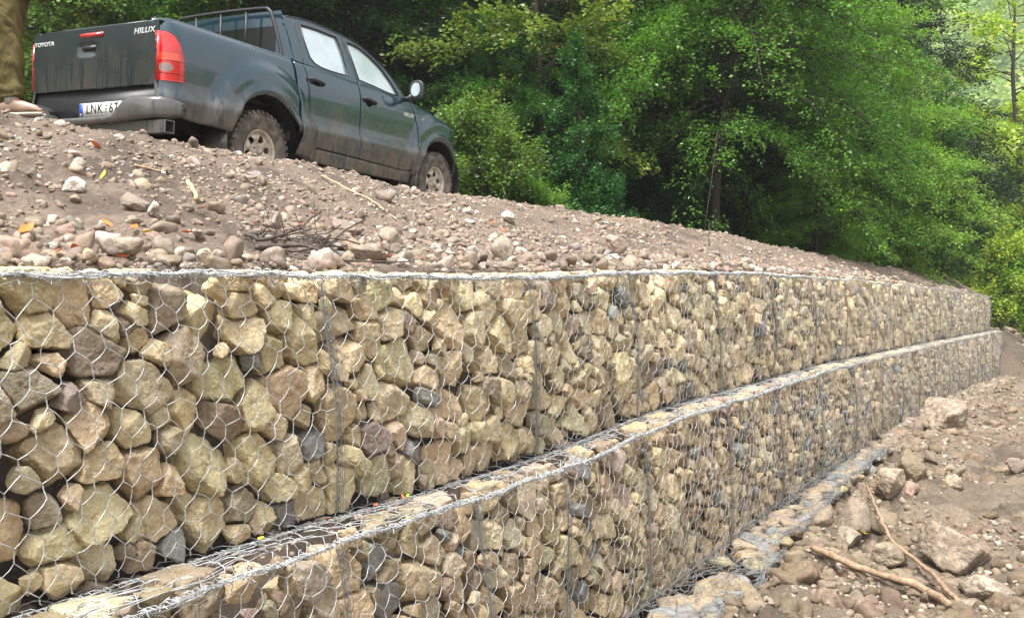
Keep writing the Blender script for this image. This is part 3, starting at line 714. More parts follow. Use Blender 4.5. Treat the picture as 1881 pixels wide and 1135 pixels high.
for px, py, sz_, m_, lb in [(48,440,.05,M_LEAFO,'curled orange leaf at the left edge of the gravel bank'),(190,335,.035,M_LEAFY,'bright yellow leaf high on the bank below the number plate'),(176,278,.04,M_LEAFO,'orange leaf among pebbles just below the truck bumper'),
    (275,345,.025,M_LEAFY,'small dull yellow leaf right of the bright yellow one'),(371,395,.035,M_LEAFO,'rust orange leaf below the rear wheel'),(197,425,.035,M_LEAFO,'orange leaf above the big grey brown rock'),(246,432,.035,M_LEAFO,'orange leaf between two brown rocks'),
    (270,442,.035,M_LEAFY,'ochre leaf lying flat by the pinkish rock'),(346,441,.035,M_LEAFO,'red orange leaf tucked under the long whitish rock'),(110,478,.035,M_LEAFO,'small orange leaf near the wire at the far left'),(138,476,.035,M_LEAFO,'orange leaf against the olive brown rock'),
    (226,490,.038,M_LEAFO,'bright orange leaf touching the edge wire'),(580,405,.045,M_LEAFO,'amber leaf on the bank above the twig heap'),(553,426,.03,M_LEAFO,'red leaf beside the dark slab'),(470,425,.03,M_LEAFO,'small orange leaf left of the twig heap'),(718,483,.03,M_LEAFO,'faded orange leaf above the third basket'),
    (905,418,.04,M_LEAFO,'orange leaf halfway along the bank'),(925,432,.04,M_LEAFB,'brownish leaf next to the one halfway along')]:
    P, _ = hit(px, py, region='bank'); fallen_leaf(P, sz_, g, m_, lb)
for px, py, m_, lb in [(1655,805,M_LEAFO,'orange leaf at the foot of the far wall'),(1350,1065,M_LEAFB,'curled rusty leaf on the bottom basket lid'),(1585,1000,M_LEAFY,'tiny yellow leaf on the pale block'),(1545,1080,M_LEAFB,'brown red leaf by the long brown stick')]:
    P, _ = hit(px, py, region='front'); fallen_leaf(P + [0, 0, .05], .04, g, m_, lb)
for px, lb, m_ in [(750,'lime green leaf on the ledge mesh',M_LEAFG),(600,'rusty leaf on the ledge near the seam',M_LEAFB),(740,'red brown leaf under the ledge mesh',M_LEAFB),(480,'ochre leaf on the ledge at the near end',M_LEAFY),(690,'dull orange leaf caught beside the upper wall',M_LEAFB)]:
    t_ = float(col_t(px, -.13)); x, y = XY(t_, -.13); fallen_leaf((x, y, float(ZM(t_)) + .0), .022, g, m_, lb)

# sticks and twigs
def bark(name, c0, c1, rough=.85):
    m, nt, b = newmat(name); tc = N(nt, 'ShaderNodeTexCoord').outputs['Object']; mp = N(nt, 'ShaderNodeMapping'); lk(nt, tc, mp.inputs[0]); mp.inputs['Scale'].default_value = (1, 1, .35)
    a = noise(nt, mp.outputs[0], 26, 6, .65); lk(nt, ramp(nt, a, [(.3, c0), (.7, c1)]), b.inputs['Base Color']); b.inputs['Roughness'].default_value = rough; bump(nt, b, a, .7, .01); return m
M_STICK = bark('stick_bark', (.16, .10, .06), (.42, .30, .19)); M_TWIG = bark('dark_twig', (.035, .026, .022), (.13, .10, .085)); M_STRAW = bark('dry_straw', (.40, .28, .16), (.62, .46, .28))
def stick(pxs, r0, r1, region, mat, label, lift=.02, name='stick', side=None, mb=None, seed=0):
    P = []
    for i, q in enumerate(pxs):
        p, _ = hit(q[0], q[1], region=region); P.append(p + [0, 0, lift + (q[2] if len(q) > 2 else 0)])
    path = smooth_path(P, 8); path = wander(path, .006 + r0 * .25, .12, 17 + seed); K = len(path); rr = np.linspace(r0, r1, K) * (1 + .12 * n2(np.arange(K) * .1, 0 * np.arange(K), .2, seed, 2))
    o = MB(); o.add(*tube(path, rr, 10)); return tag(o.build(name, mat), label, 'stick'), path
stick([(1492,1020),(1560,1052),(1640,1080),(1700,1105),(1745,1130)], .022, .026, 'front', M_STICK, 'thick brown stick lying across the rubble at the lower right', .06)
stick([(1592,920,.10),(1612,970,.06),(1640,1015,.03),(1700,1065,.03),(1762,1122)], .011, .016, 'front', M_STICK, 'thin bent stick leaning over the rocks at the lower right', .05, seed=3)
stick([(590,326),(640,352),(690,378),(728,408)], .007, .005, 'bank', M_STRAW, 'long pale straw stalk on the bank below the front wheel', .015, seed=5)
stick([(345,340),(352,352),(362,376)], .014, .010, 'bank', M_STRAW, 'short pale root sticking out of the bank', .02, seed=6)
stick([(247,310),(270,314),(296,318)], .006, .005, 'bank', M_STRAW, 'thin broken stalk on the bank under the truck bumper', .012, seed=7)
stick([(1112,410),(1140,409),(1170,410,.04)], .006, .004, 'bank', M_STRAW, 'thin stalk lying along the crest of the bank', .03, seed=8)
stick([(1302,452),(1302,452,.12),(1303,452,.28)], .008, .004, 'bank', M_TWIG, 'small upright twig on the crest', .0, 'twig', seed=9)
stick([(712,486),(716,480,.06),(740,470,.12)], .004, .003, 'bank', M_TWIG, 'dark bent twig by the edge wire', .02, 'twig', seed=10)
h_, _ = hit(545, 462, region='bank'); root = thing('twig_heap', 'tangled heap of dark wet twigs on the wire above the second basket', 'twigs', tuple(h_))
g = np.random.default_rng(3); main = MB(); fine = MB()
for pts, r_ in (([(452,440,.02),(480,455,.03),(520,452,.05),(556,440,.07),(585,420,.10)], .012), ([(470,462,.02),(515,462,.03),(565,468,.04),(610,488,.03)], .014), ([(500,470,.02),(560,474,.03),(640,468,.05),(668,452,.08)], .006), ([(560,478,.02),(600,486,.03),(670,492,.03),(760,497,.03)], .007)):
    P = np.array([hit(a, b, region='bank')[0] + [0, 0, c] for a, b, c in pts]); pa = wander(smooth_path(P, 8), .012, .15, int(r_ * 1e4)); main.add(*tube(pa - h_, np.linspace(r_, r_ * .45, len(pa)), 8))
for q in range(60):
    a = h_ + [g.normal(0, .12), g.normal(0, .08), .04 + g.uniform(-.02, .05)]; d = g.normal(0, 1, 3) * [1, .5, .25]; d /= np.linalg.norm(d); L = g.uniform(.06, .28); u = np.linspace(0, 1, 7)[:, None]
    fine.add(*polytubes((a + d * L * u + .02 * np.concatenate([n2(u[:, 0], u[:, 0] * 0 + k, .4, q, 2)[:, None] for k in range(3)], 1) - h_)[None], g.uniform(.0012, .004), 5))
main.build('branches', M_TWIG, root); fine.build('fine_twigs', M_TWIG, root)

# ------------------------------------------------------------------ the person standing by the tailgate
def cloth(name, c0, c1):
    m, nt, b = newmat(name); tc = N(nt, 'ShaderNodeTexCoord').outputs['Object']; a = noise(nt, tc, 9, 4); lk(nt, ramp(nt, a, [(.3, c0), (.7, c1)]), b.inputs['Base Color']); b.inputs['Roughness'].default_value = .92
    f = noise(nt, tc, 320, 2); nb = bump(nt, b, f, .4, .0015); b.inputs['Specular IOR Level'].default_value = .15; return m
M_TROUS = cloth('brown_trousers', (.060, .048, .018), (.115, .092, .038)); M_JACKET = cloth('dark_jacket', (.04, .05, .04), (.07, .08, .06)); M_SHOE = cloth('suede_shoe', (.17, .115, .085), (.27, .19, .145)); M_SOLE = flat('shoe_sole', (.42, .38, .32), .8); M_SKIN = flat('skin', (.50, .30, .21), .5); M_HAIR = flat('hair', (.05, .035, .025), .7); M_SOCK = flat('sock_grey', (.35, .34, .33), .9)
def loft(rings, K=28, seed=0, wr=.0):
    """rings: (centre xyz, rx, ry) stacked upward"""
    th = np.arange(K) * 2 * np.pi / K; V = []
    for i, (c, rx, ry) in enumerate(rings):
        w = 1 + wr * n2(np.cos(th) * 1.3 + 3, np.sin(th) * 1.3 + c[2] * 9, .55, seed, 3)
        V.append(np.stack([c[0] + rx * np.cos(th) * w, c[1] + ry * np.sin(th) * w, np.full(K, c[2]) + .012 * wr * 10 * n2(np.cos(th) + 9, np.sin(th) + c[2] * 6, .6, seed + 5, 2)], 1))
    n = len(rings); Fc = [list(q) for q in gridF(n, K, True)] + [list(range(K)), [(n - 1) * K + i for i in range(K)][::-1]]; return np.concatenate(V), Fc
def build_person():
    # local frame: +x is where the person faces, z up, origin between the shoes
    Yp = 6.25; foot = np.array([(27 - CX) / F * Yp, Yp, 0]); foot[2] = float(ground_z(foot[0] + .08, foot[1])) + .03
    a = math.radians(-6)
    T_ = thing('person', 'person in loose brown trousers and suede shoes standing beside the truck tailgate', 'person', tuple(foot + np.array([.05, .11, 0])), (0, 0, a))
    bm = bmesh.new(); sk = bm.verts.layers.skin.verify()
    J = dict(pel=(-.16, 0, .93), sp=(-.16, 0, 1.12), ch=(-.15, 0, 1.34), nk=(-.14, 0, 1.49), hd=(-.11, 0, 1.60), ht=(-.105, 0, 1.70),
             hr=(-.15, -.10, .90), kr=(-.08, -.11, .49), ar=(-.05, -.115, .09), tr=(.13, -.12, .035), hl=(-.18, .10, .90), kl=(-.26, .13, .49), al=(-.36, .15, .09), tl=(-.19, .17, .035),
             sr=(-.15, -.19, 1.42), er=(-.30, -.27, 1.15), wr=(-.26, -.26, .90), hr2=(-.25, -.25, .81), slh=(-.15, .19, 1.42), el=(-.30, .27, 1.15), wl=(-.26, .26, .90), hl2=(-.25, .25, .81))
    rad = dict(pel=.15, sp=.13, ch=.15, nk=.055, hd=.085, ht=.06, hr=.09, kr=.06, ar=.038, tr=.03, hl=.09, kl=.06, al=.038, tl=.03, sr=.06, er=.042, wr=.028, hr2=.035, slh=.06, el=.042, wl=.028, hl2=.035)
    E = ['pel sp','sp ch','ch nk','nk hd','hd ht','pel hr','hr kr','kr ar','ar tr','pel hl','hl kl','kl al','al tl','ch sr','sr er','er wr','wr hr2','ch slh','slh el','el wl','wl hl2']
    vs = {k: bm.verts.new(p) for k, p in J.items()}
    for k, v in vs.items(): v[sk].radius = (rad[k], rad[k]); v[sk].use_root = (k == 'pel')
    for e in E: p_, q = e.split(); bm.edges.new((vs[p_], vs[q]))
    for wrn, sg in (('hr2', -1), ('hl2', 1)):
        base = Vector(J[wrn])
        for f, (dx, dy, L) in enumerate(((.030, 0, .075), (.010, .004, .085), (-.010, .004, .08), (-.028, 0, .062))):
            a0 = bm.verts.new(base + Vector((dx, -sg * dy, -.02))); a1 = bm.verts.new(base + Vector((dx * 1.1 + .004, -sg * (dy + .004), -.02 - L * .55))); a2 = bm.verts.new(base + Vector((dx * 1.1 + .010, -sg * (dy + .016), -.02 - L)))
            for v_, r_ in ((a0, .010), (a1, .009), (a2, .007)): v_[sk].radius = (r_, r_)
            bm.edges.new((vs[wrn], a0)); bm.edges.new((a0, a1)); bm.edges.new((a1, a2))
        b0 = bm.verts.new(base + Vector((.036, -sg * .006, .012))); b1 = bm.verts.new(base + Vector((.052, -sg * .014, -.028)))
        for v_, r_ in ((b0, .011), (b1, .008)): v_[sk].radius = (r_, r_)
        bm.edges.new((vs[wrn], b0)); bm.edges.new((b0, b1))
    me = bpy.data.meshes.new('body'); bm.to_mesh(me); bm.free(); me.materials.append(M_SKIN); ob = bpy.data.objects.new('body', me); COL.objects.link(ob); ob.parent = T_
    ob.modifiers.new('skin', 'SKIN').use_smooth_shade = True; ob.modifiers.new('sub', 'SUBSURF').levels = 1; ob.modifiers['sub'].render_levels = 2
    t = MB()
    for sg, k, an in ((-1, 'kr', 'ar'), (1, 'kl', 'al')):
        kx, ky, kz = J[k]; ax, ay, az = J[an]; hx, hy = J['hr' if sg < 0 else 'hl'][0], sg * .10; R_ = []
        for z in np.linspace(.125, .92, 100):
            if z < kz: w = (z - az) / (kz - az); x = ax + (kx - ax) * w; y = ay + (ky - ay) * w
            else: w = (z - kz) / (.92 - kz); x = kx + (hx - kx) * w; y = ky + (hy - ky) * w
            r = np.interp(z, [.075, .10, .16, .24, .45, .60, .80, .92], [.056, .070, .068, .066, .075, .081, .092, .104]); fold = .006 * math.sin(z * 70 + 2 * math.sin(z * 9)) * sstep(.30, .16, z) + .0035 * math.sin(z * 19 + 1)
            R_.append(((x, y, z), r * 1.08 + fold, r * .95 + fold))
        V, Fc = loft(R_, 64, 5 + sg, .20); t.add(V, Fc)
    V, Fc = loft([((-.16, 0, z), rx, ry) for z, rx, ry in ((.82, .13, .19), (.90, .145, .215), (1.0, .14, .20), (1.06, .135, .185))], 40, 3, .03); t.add(V, Fc); t.build('trousers', M_TROUS, T_)
    j = MB(); V, Fc = loft([((-.16, 0, z), rx, ry) for z, rx, ry in ((.86, .175, .235), (.95, .17, .22), (1.1, .155, .20), (1.3, .16, .225), (1.42, .13, .215), (1.47, .08, .12), (1.50, .065, .075))], 40, 8, .05); j.add(V, Fc)
    for sg, s0, e0, w0 in ((-1, 'sr', 'er', 'wr'), (1, 'slh', 'el', 'wl')): j.add(*tube(smooth_path([J[s0], J[e0], J[w0]], 8), np.interp(np.linspace(0, 1, 17), [0, .5, 1], [.085, .065, .050]), 16))
    j.build('jacket', M_JACKET, T_)
    for an, tn in (('ar', 'tr'), ('al', 'tl')):
        ax, ay, _ = J[an]; tx, ty, _ = J[tn]; d = math.atan2(ty - ay, tx - ax); R2 = np.array([[math.cos(d), -math.sin(d), 0], [math.sin(d), math.cos(d), 0], [0, 0, 1]])
        def foot_mesh(prof, K=24):
            th = np.arange(K) * 2 * np.pi / K; V = []
            for x, hwd, zb_, zt_ in prof: V.append(np.stack([np.full(K, x), hwd * np.sign(np.cos(th)) * np.abs(np.cos(th)) ** .75, (zb_ + zt_) / 2 + (zt_ - zb_) / 2 * np.sign(np.sin(th)) * np.abs(np.sin(th)) ** .7], 1))
            n = len(prof); return np.concatenate(V), [list(q) for q in gridF(n, K, True)] + [list(range(K))[::-1], [(n - 1) * K + i for i in range(K)]]
        s_ = MB(); V, Fc = foot_mesh([(-.085, .020, .03, .06), (-.08, .034, .022, .085), (-.04, .040, .022, .10), (.0, .040, .022, .105), (.05, .043, .022, .088), (.10, .049, .022, .072), (.15, .050, .022, .062), (.185, .042, .022, .052), (.205, .024, .024, .042)]); s_.add(V @ R2.T + [ax, ay, 0], Fc); so = s_.build('shoe', M_SHOE, T_)
        s_ = MB(); V, Fc = foot_mesh([(-.092, .024, .0, .026), (-.08, .040, .0, .028), (.05, .046, .0, .026), (.12, .053, .0, .026), (.19, .046, .002, .026), (.214, .026, .006, .026)]); s_.add(V @ R2.T + [ax, ay, 0], Fc); s_.build('sole', M_SOLE, so)
        s_ = MB(); s_.add(*tube([(ax - .01, ay, .08), (ax - .005, ay, .17)], .043, 16)); s_.build('sock', M_SOCK, so)
    U, Fi = ico(4); hd = MB(); q = U * [.095, .078, .10]; q[:, 2] += .03 * (U[:, 2] > 0); hd.add(q + [-.122, 0, 1.645], Fi)
    hd.build('hair', M_HAIR, T_)
    fc = MB(); q = U * [.085, .072, .115]; q = q * (1 - .15 * np.clip(-U[:, 2:3], 0, 1)); fc.add(q + [-.098, 0, 1.60], Fi)
    fc.add(*tube([(-.025, 0, 1.635), (-.004, 0, 1.598), (-.022, 0, 1.585)], [.008, .012, .009], 8))
    for sg in (-1, 1): fc.add(U * [.012, .008, .028] + [-.11, sg * .076, 1.60], Fi)
    f_ = fc.build('face', M_SKIN, T_)
    e_ = MB()
    for sg in (-1, 1): e_.add(U * [.007, .012, .006] + [-.024, sg * .031, 1.622], Fi)
    e_.build('eyes', M_HAIR, f_); e_ = MB(); e_.add(U * [.006, .024, .006] + [-.028, 0, 1.555], Fi); e_.build('mouth', flat('lips', (.40, .17, .14), .5), f_)
build_person()
# ------------------------------------------------------------------ the pickup (x forward from the rear axle, y left, z up)
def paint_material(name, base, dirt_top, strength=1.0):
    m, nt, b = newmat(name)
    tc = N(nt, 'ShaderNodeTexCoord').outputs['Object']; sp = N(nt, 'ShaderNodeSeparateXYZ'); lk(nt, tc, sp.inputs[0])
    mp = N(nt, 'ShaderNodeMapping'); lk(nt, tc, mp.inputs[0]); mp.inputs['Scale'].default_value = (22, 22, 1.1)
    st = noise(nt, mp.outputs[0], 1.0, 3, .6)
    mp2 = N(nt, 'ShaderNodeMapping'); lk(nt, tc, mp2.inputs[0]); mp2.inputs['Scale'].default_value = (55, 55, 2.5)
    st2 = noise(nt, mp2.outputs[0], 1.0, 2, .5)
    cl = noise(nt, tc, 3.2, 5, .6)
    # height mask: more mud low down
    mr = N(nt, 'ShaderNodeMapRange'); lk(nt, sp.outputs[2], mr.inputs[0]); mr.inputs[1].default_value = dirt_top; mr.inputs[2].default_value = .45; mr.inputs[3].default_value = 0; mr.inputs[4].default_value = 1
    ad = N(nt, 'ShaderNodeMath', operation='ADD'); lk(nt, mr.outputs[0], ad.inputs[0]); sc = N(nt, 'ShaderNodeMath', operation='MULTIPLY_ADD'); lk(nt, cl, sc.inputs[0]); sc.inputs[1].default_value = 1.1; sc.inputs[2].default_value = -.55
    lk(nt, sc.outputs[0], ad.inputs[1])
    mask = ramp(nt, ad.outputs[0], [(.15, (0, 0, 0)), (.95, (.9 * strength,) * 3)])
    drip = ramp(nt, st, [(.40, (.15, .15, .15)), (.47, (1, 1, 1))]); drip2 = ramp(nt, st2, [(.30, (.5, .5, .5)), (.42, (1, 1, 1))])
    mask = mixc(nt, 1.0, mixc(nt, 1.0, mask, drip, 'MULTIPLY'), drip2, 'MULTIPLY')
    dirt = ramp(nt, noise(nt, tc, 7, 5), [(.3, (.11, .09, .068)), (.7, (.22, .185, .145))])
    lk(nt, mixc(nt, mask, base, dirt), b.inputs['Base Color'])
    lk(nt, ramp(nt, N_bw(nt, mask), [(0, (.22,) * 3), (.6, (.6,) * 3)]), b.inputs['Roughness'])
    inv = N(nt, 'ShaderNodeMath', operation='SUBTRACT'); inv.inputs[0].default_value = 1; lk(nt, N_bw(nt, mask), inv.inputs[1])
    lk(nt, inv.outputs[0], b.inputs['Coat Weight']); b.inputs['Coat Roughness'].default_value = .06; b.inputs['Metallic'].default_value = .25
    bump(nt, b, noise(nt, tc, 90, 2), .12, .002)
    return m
def N_bw(nt, c):
    n = nt.nodes.new('ShaderNodeRGBToBW'); lk(nt, c, n.inputs[0]); return n.outputs[0]
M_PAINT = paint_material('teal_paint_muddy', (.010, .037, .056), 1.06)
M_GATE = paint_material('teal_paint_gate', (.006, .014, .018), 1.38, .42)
M_BLACK = flat('black_plastic', (.018, .018, .020), .45)
M_BUMP = paint_material('grey_plastic_muddy', (.05, .055, .06), .9, .45)
M_UNDER = flat('underbody', (.012, .011, .010), .8)
M_SEAM = flat('gap_black', (.004, .004, .004), .9, spec=.1)
M_RED = flat('red_lens', (.50, .008, .008), .12, coat=1); M_AMBER = flat('amber_lens', (.60, .045, .01), .12, coat=1); M_CLEAR = flat('clear_lens', (.22, .16, .14), .12, coat=1)
M_CHROME = flat('chrome', (.72, .73, .74), .15, 1.0)
M_DRED = flat('dark_red_lens', (.14, .004, .004), .15, coat=1)
M_BADGE = flat('badge_silver', (.75, .76, .77), .3, .5)
M_MIRROR = flat('mirror_glass', (.50, .54, .55), .10, .9)
M_PLATE = flat('plate_white', (.68, .68, .62), .5); M_PLATEB = flat('plate_blue', (.02, .06, .35), .5); M_PLATET = flat('plate_text', (.015, .015, .02), .5); M_GREEN = flat('plate_green', (.05, .18, .08), .5)
def glass_mat():
    m, nt, b = newmat('mist_and_sky_window'); tc = N(nt, 'ShaderNodeTexCoord').outputs['Object']
    sp = N(nt, 'ShaderNodeSeparateXYZ'); lk(nt, tc, sp.inputs[0])
    c = ramp(nt, noise(nt, tc, 2.5, 4), [(.35, (.60, .70, .72)), (.65, (.78, .87, .90))])  # pale base colour carries both mist and the sky's reflection
    lk(nt, c, b.inputs['Base Color']); b.inputs['Metallic'].default_value = .74; b.inputs['Roughness'].default_value = .10
    bump(nt, b, noise(nt, tc, 160, 2), .25, .001); return m
M_GLASS = glass_mat()
M_DGLASS = flat('dark_glass', (.012, .014, .012), .12, 0, 0, .3)
def rubber():
    m, nt, b = newmat('muddy_rubber'); tc = N(nt, 'ShaderNodeTexCoord').outputs['Object']
    c = ramp(nt, noise(nt, tc, 9, 5, .65), [(.3, (.035, .033, .03)), (.5, (.12, .105, .088)), (.72, (.27, .235, .19))])
    lk(nt, c, b.inputs['Base Color']); b.inputs['Roughness'].default_value = .8; bump(nt, b, noise(nt, tc, 70, 4), .6, .004); return m
M_TYRE = rubber()
def rimm():
    m, nt, b = newmat('muddy_rim'); tc = N(nt, 'ShaderNodeTexCoord').outputs['Object']
    lk(nt, ramp(nt, noise(nt, tc, 14, 5), [(.3, (.30, .25, .18)), (.6, (.58, .53, .45))]), b.inputs['Base Color']); b.inputs['Roughness'].default_value = .55; b.inputs['Metallic'].default_value = .15; return m
M_RIM = rimm()

HWZ = [.30,.40,.50,.60,.66,.69,.715,.77,.83,.92,1.0,1.12,1.20,1.26,1.30,1.33,1.36]; HWY = [.80,.825,.845,.872,.886,.888,.882,.864,.858,.864,.868,.864,.850,.832,.815,.792,.77]
def hw(x, z, base=0):
    x, z = np.broadcast_arrays(np.asarray(x, float), np.asarray(z, float)); y = np.interp(z, HWZ, HWY)
    for cx in (0.0, 3.085):
        r = np.hypot(x - cx, (z - .42) * .95); y = y + (.062 if cx == 0 else .038) * sstep(.80, .62, r) * sstep(.30, .55, z) * sstep(1.30, 1.15, z) + .022 * np.exp(-((r - .49) / .03) ** 2)
    y = y - .105 * np.clip((-1.02 - x) / .17, 0, 1) ** 2.4
    y = y - .30 * np.clip((x - 3.28) / .50, 0, 1) ** 2.0 - .03 * np.clip((x - 2.6) / 1.2, 0, 1)
    return y + base
def panel(xl, xr, zb, zt, nu, nv, side, off=0., thick=.02, hole=None, xs=None, yfn=hw):
    """body panel following the side surface; the edge is turned inward"""
    u = np.linspace(0, 1, nu); v = np.linspace(0, 1, nv); U, V_ = np.meshgrid(u, v, indexing='ij')
    f = lambda g: g if callable(g) else (lambda q: np.full(np.shape(q), float(g)))
    X0 = xs[:, None] + 0 * V_ if xs is not None else (f(xl)(.9 + 0 * V_) * (1 - U) + f(xr)(.9 + 0 * V_) * U)
    Z = f(zb)(X0) * (1 - V_) + f(zt)(X0) * V_
    X = X0 if xs is not None else f(xl)(Z) * (1 - U) + f(xr)(Z) * U
    Fc = gridF(nu, nv)
    X, Z = X.copy().ravel(), Z.ravel().copy()
    if hole is not None:
        cx, cz, R_ = hole; r = np.hypot(X - cx, Z - cz); ins = r < R_
        keep = ~ins[Fc].all(1); Fc = Fc[keep]
        used = np.zeros(len(X), bool); used[Fc.ravel()] = True; mv = ins & used; k = R_ / np.maximum(r[mv], 1e-6)
        X[mv] = cx + (X[mv] - cx) * k; Z[mv] = cz + (Z[mv] - cz) * k
    Y = side * (yfn(X, Z) + off); V = np.stack([X, Y, Z], 1)
    # boundary edges -> inward skirt
    E = np.concatenate([Fc[:, [0, 1]], Fc[:, [1, 2]], Fc[:, [2, 3]], Fc[:, [3, 0]]]); Es = np.sort(E, 1)
    un, inv, cnt = np.unique(Es, axis=0, return_inverse=True, return_counts=True); inv = inv.ravel(); B = E[cnt[inv] == 1]
    V2 = V.copy(); V2[:, 1] -= side * thick; n = len(V)
    S = np.stack([B[:, 1], B[:, 0], B[:, 0] + n, B[:, 1] + n], 1)
    sk = np.concatenate([V, V2]); return sk, np.concatenate([Fc, S])
def text_mesh(name, body, size, mat, parent, M, ext=.0015, bold=0.0, sx=1.0, spacing=1.0, shear=0.0):
    cu = bpy.data.curves.new(name, 'FONT'); cu.body = body; cu.size = size; cu.extrude = ext; cu.offset = bold; cu.align_x = 'CENTER'; cu.align_y = 'CENTER'; cu.space_character = spacing; cu.shear = shear
    o = bpy.data.objects.new(name, cu); COL.objects.link(o); bpy.context.view_layer.update()
    me = bpy.data.meshes.new_from_object(o.evaluated_get(bpy.context.evaluated_depsgraph_get())); bpy.data.objects.remove(o); 
    me.transform(M @ Matrix.Diagonal((sx, 1, 1, 1))); me.materials.clear(); me.materials.append(mat)
    p = bpy.data.objects.new(name, me); COL.objects.link(p); p.parent = parent; return p

def outline_panel(name, outer, holes, yfun, side, mat, parent, thick=.025):
    bm = bmesh.new(); loops = []
    for L in [outer] + holes:
        vs = [bm.verts.new((x, side * yfun(x, z), z)) for x, z in L]; loops.append([bm.edges.new((vs[i], vs[(i + 1) % len(vs)])) for i in range(len(vs))])
    bmesh.ops.triangle_fill(bm, edges=[e for l in loops for e in l], use_beauty=True)
    r = bmesh.ops.extrude_face_region(bm, geom=bm.faces[:])
    for v in [g for g in r['geom'] if isinstance(g, bmesh.types.BMVert)]: v.co.y -= side * thick
    bmesh.ops.recalc_face_normals(bm, faces=bm.faces)
    me = bpy.data.meshes.new(name); bm.to_mesh(me); bm.free(); me.materials.append(mat)
    o = bpy.data.objects.new(name, me); COL.objects.link(o); o.parent = parent; return o

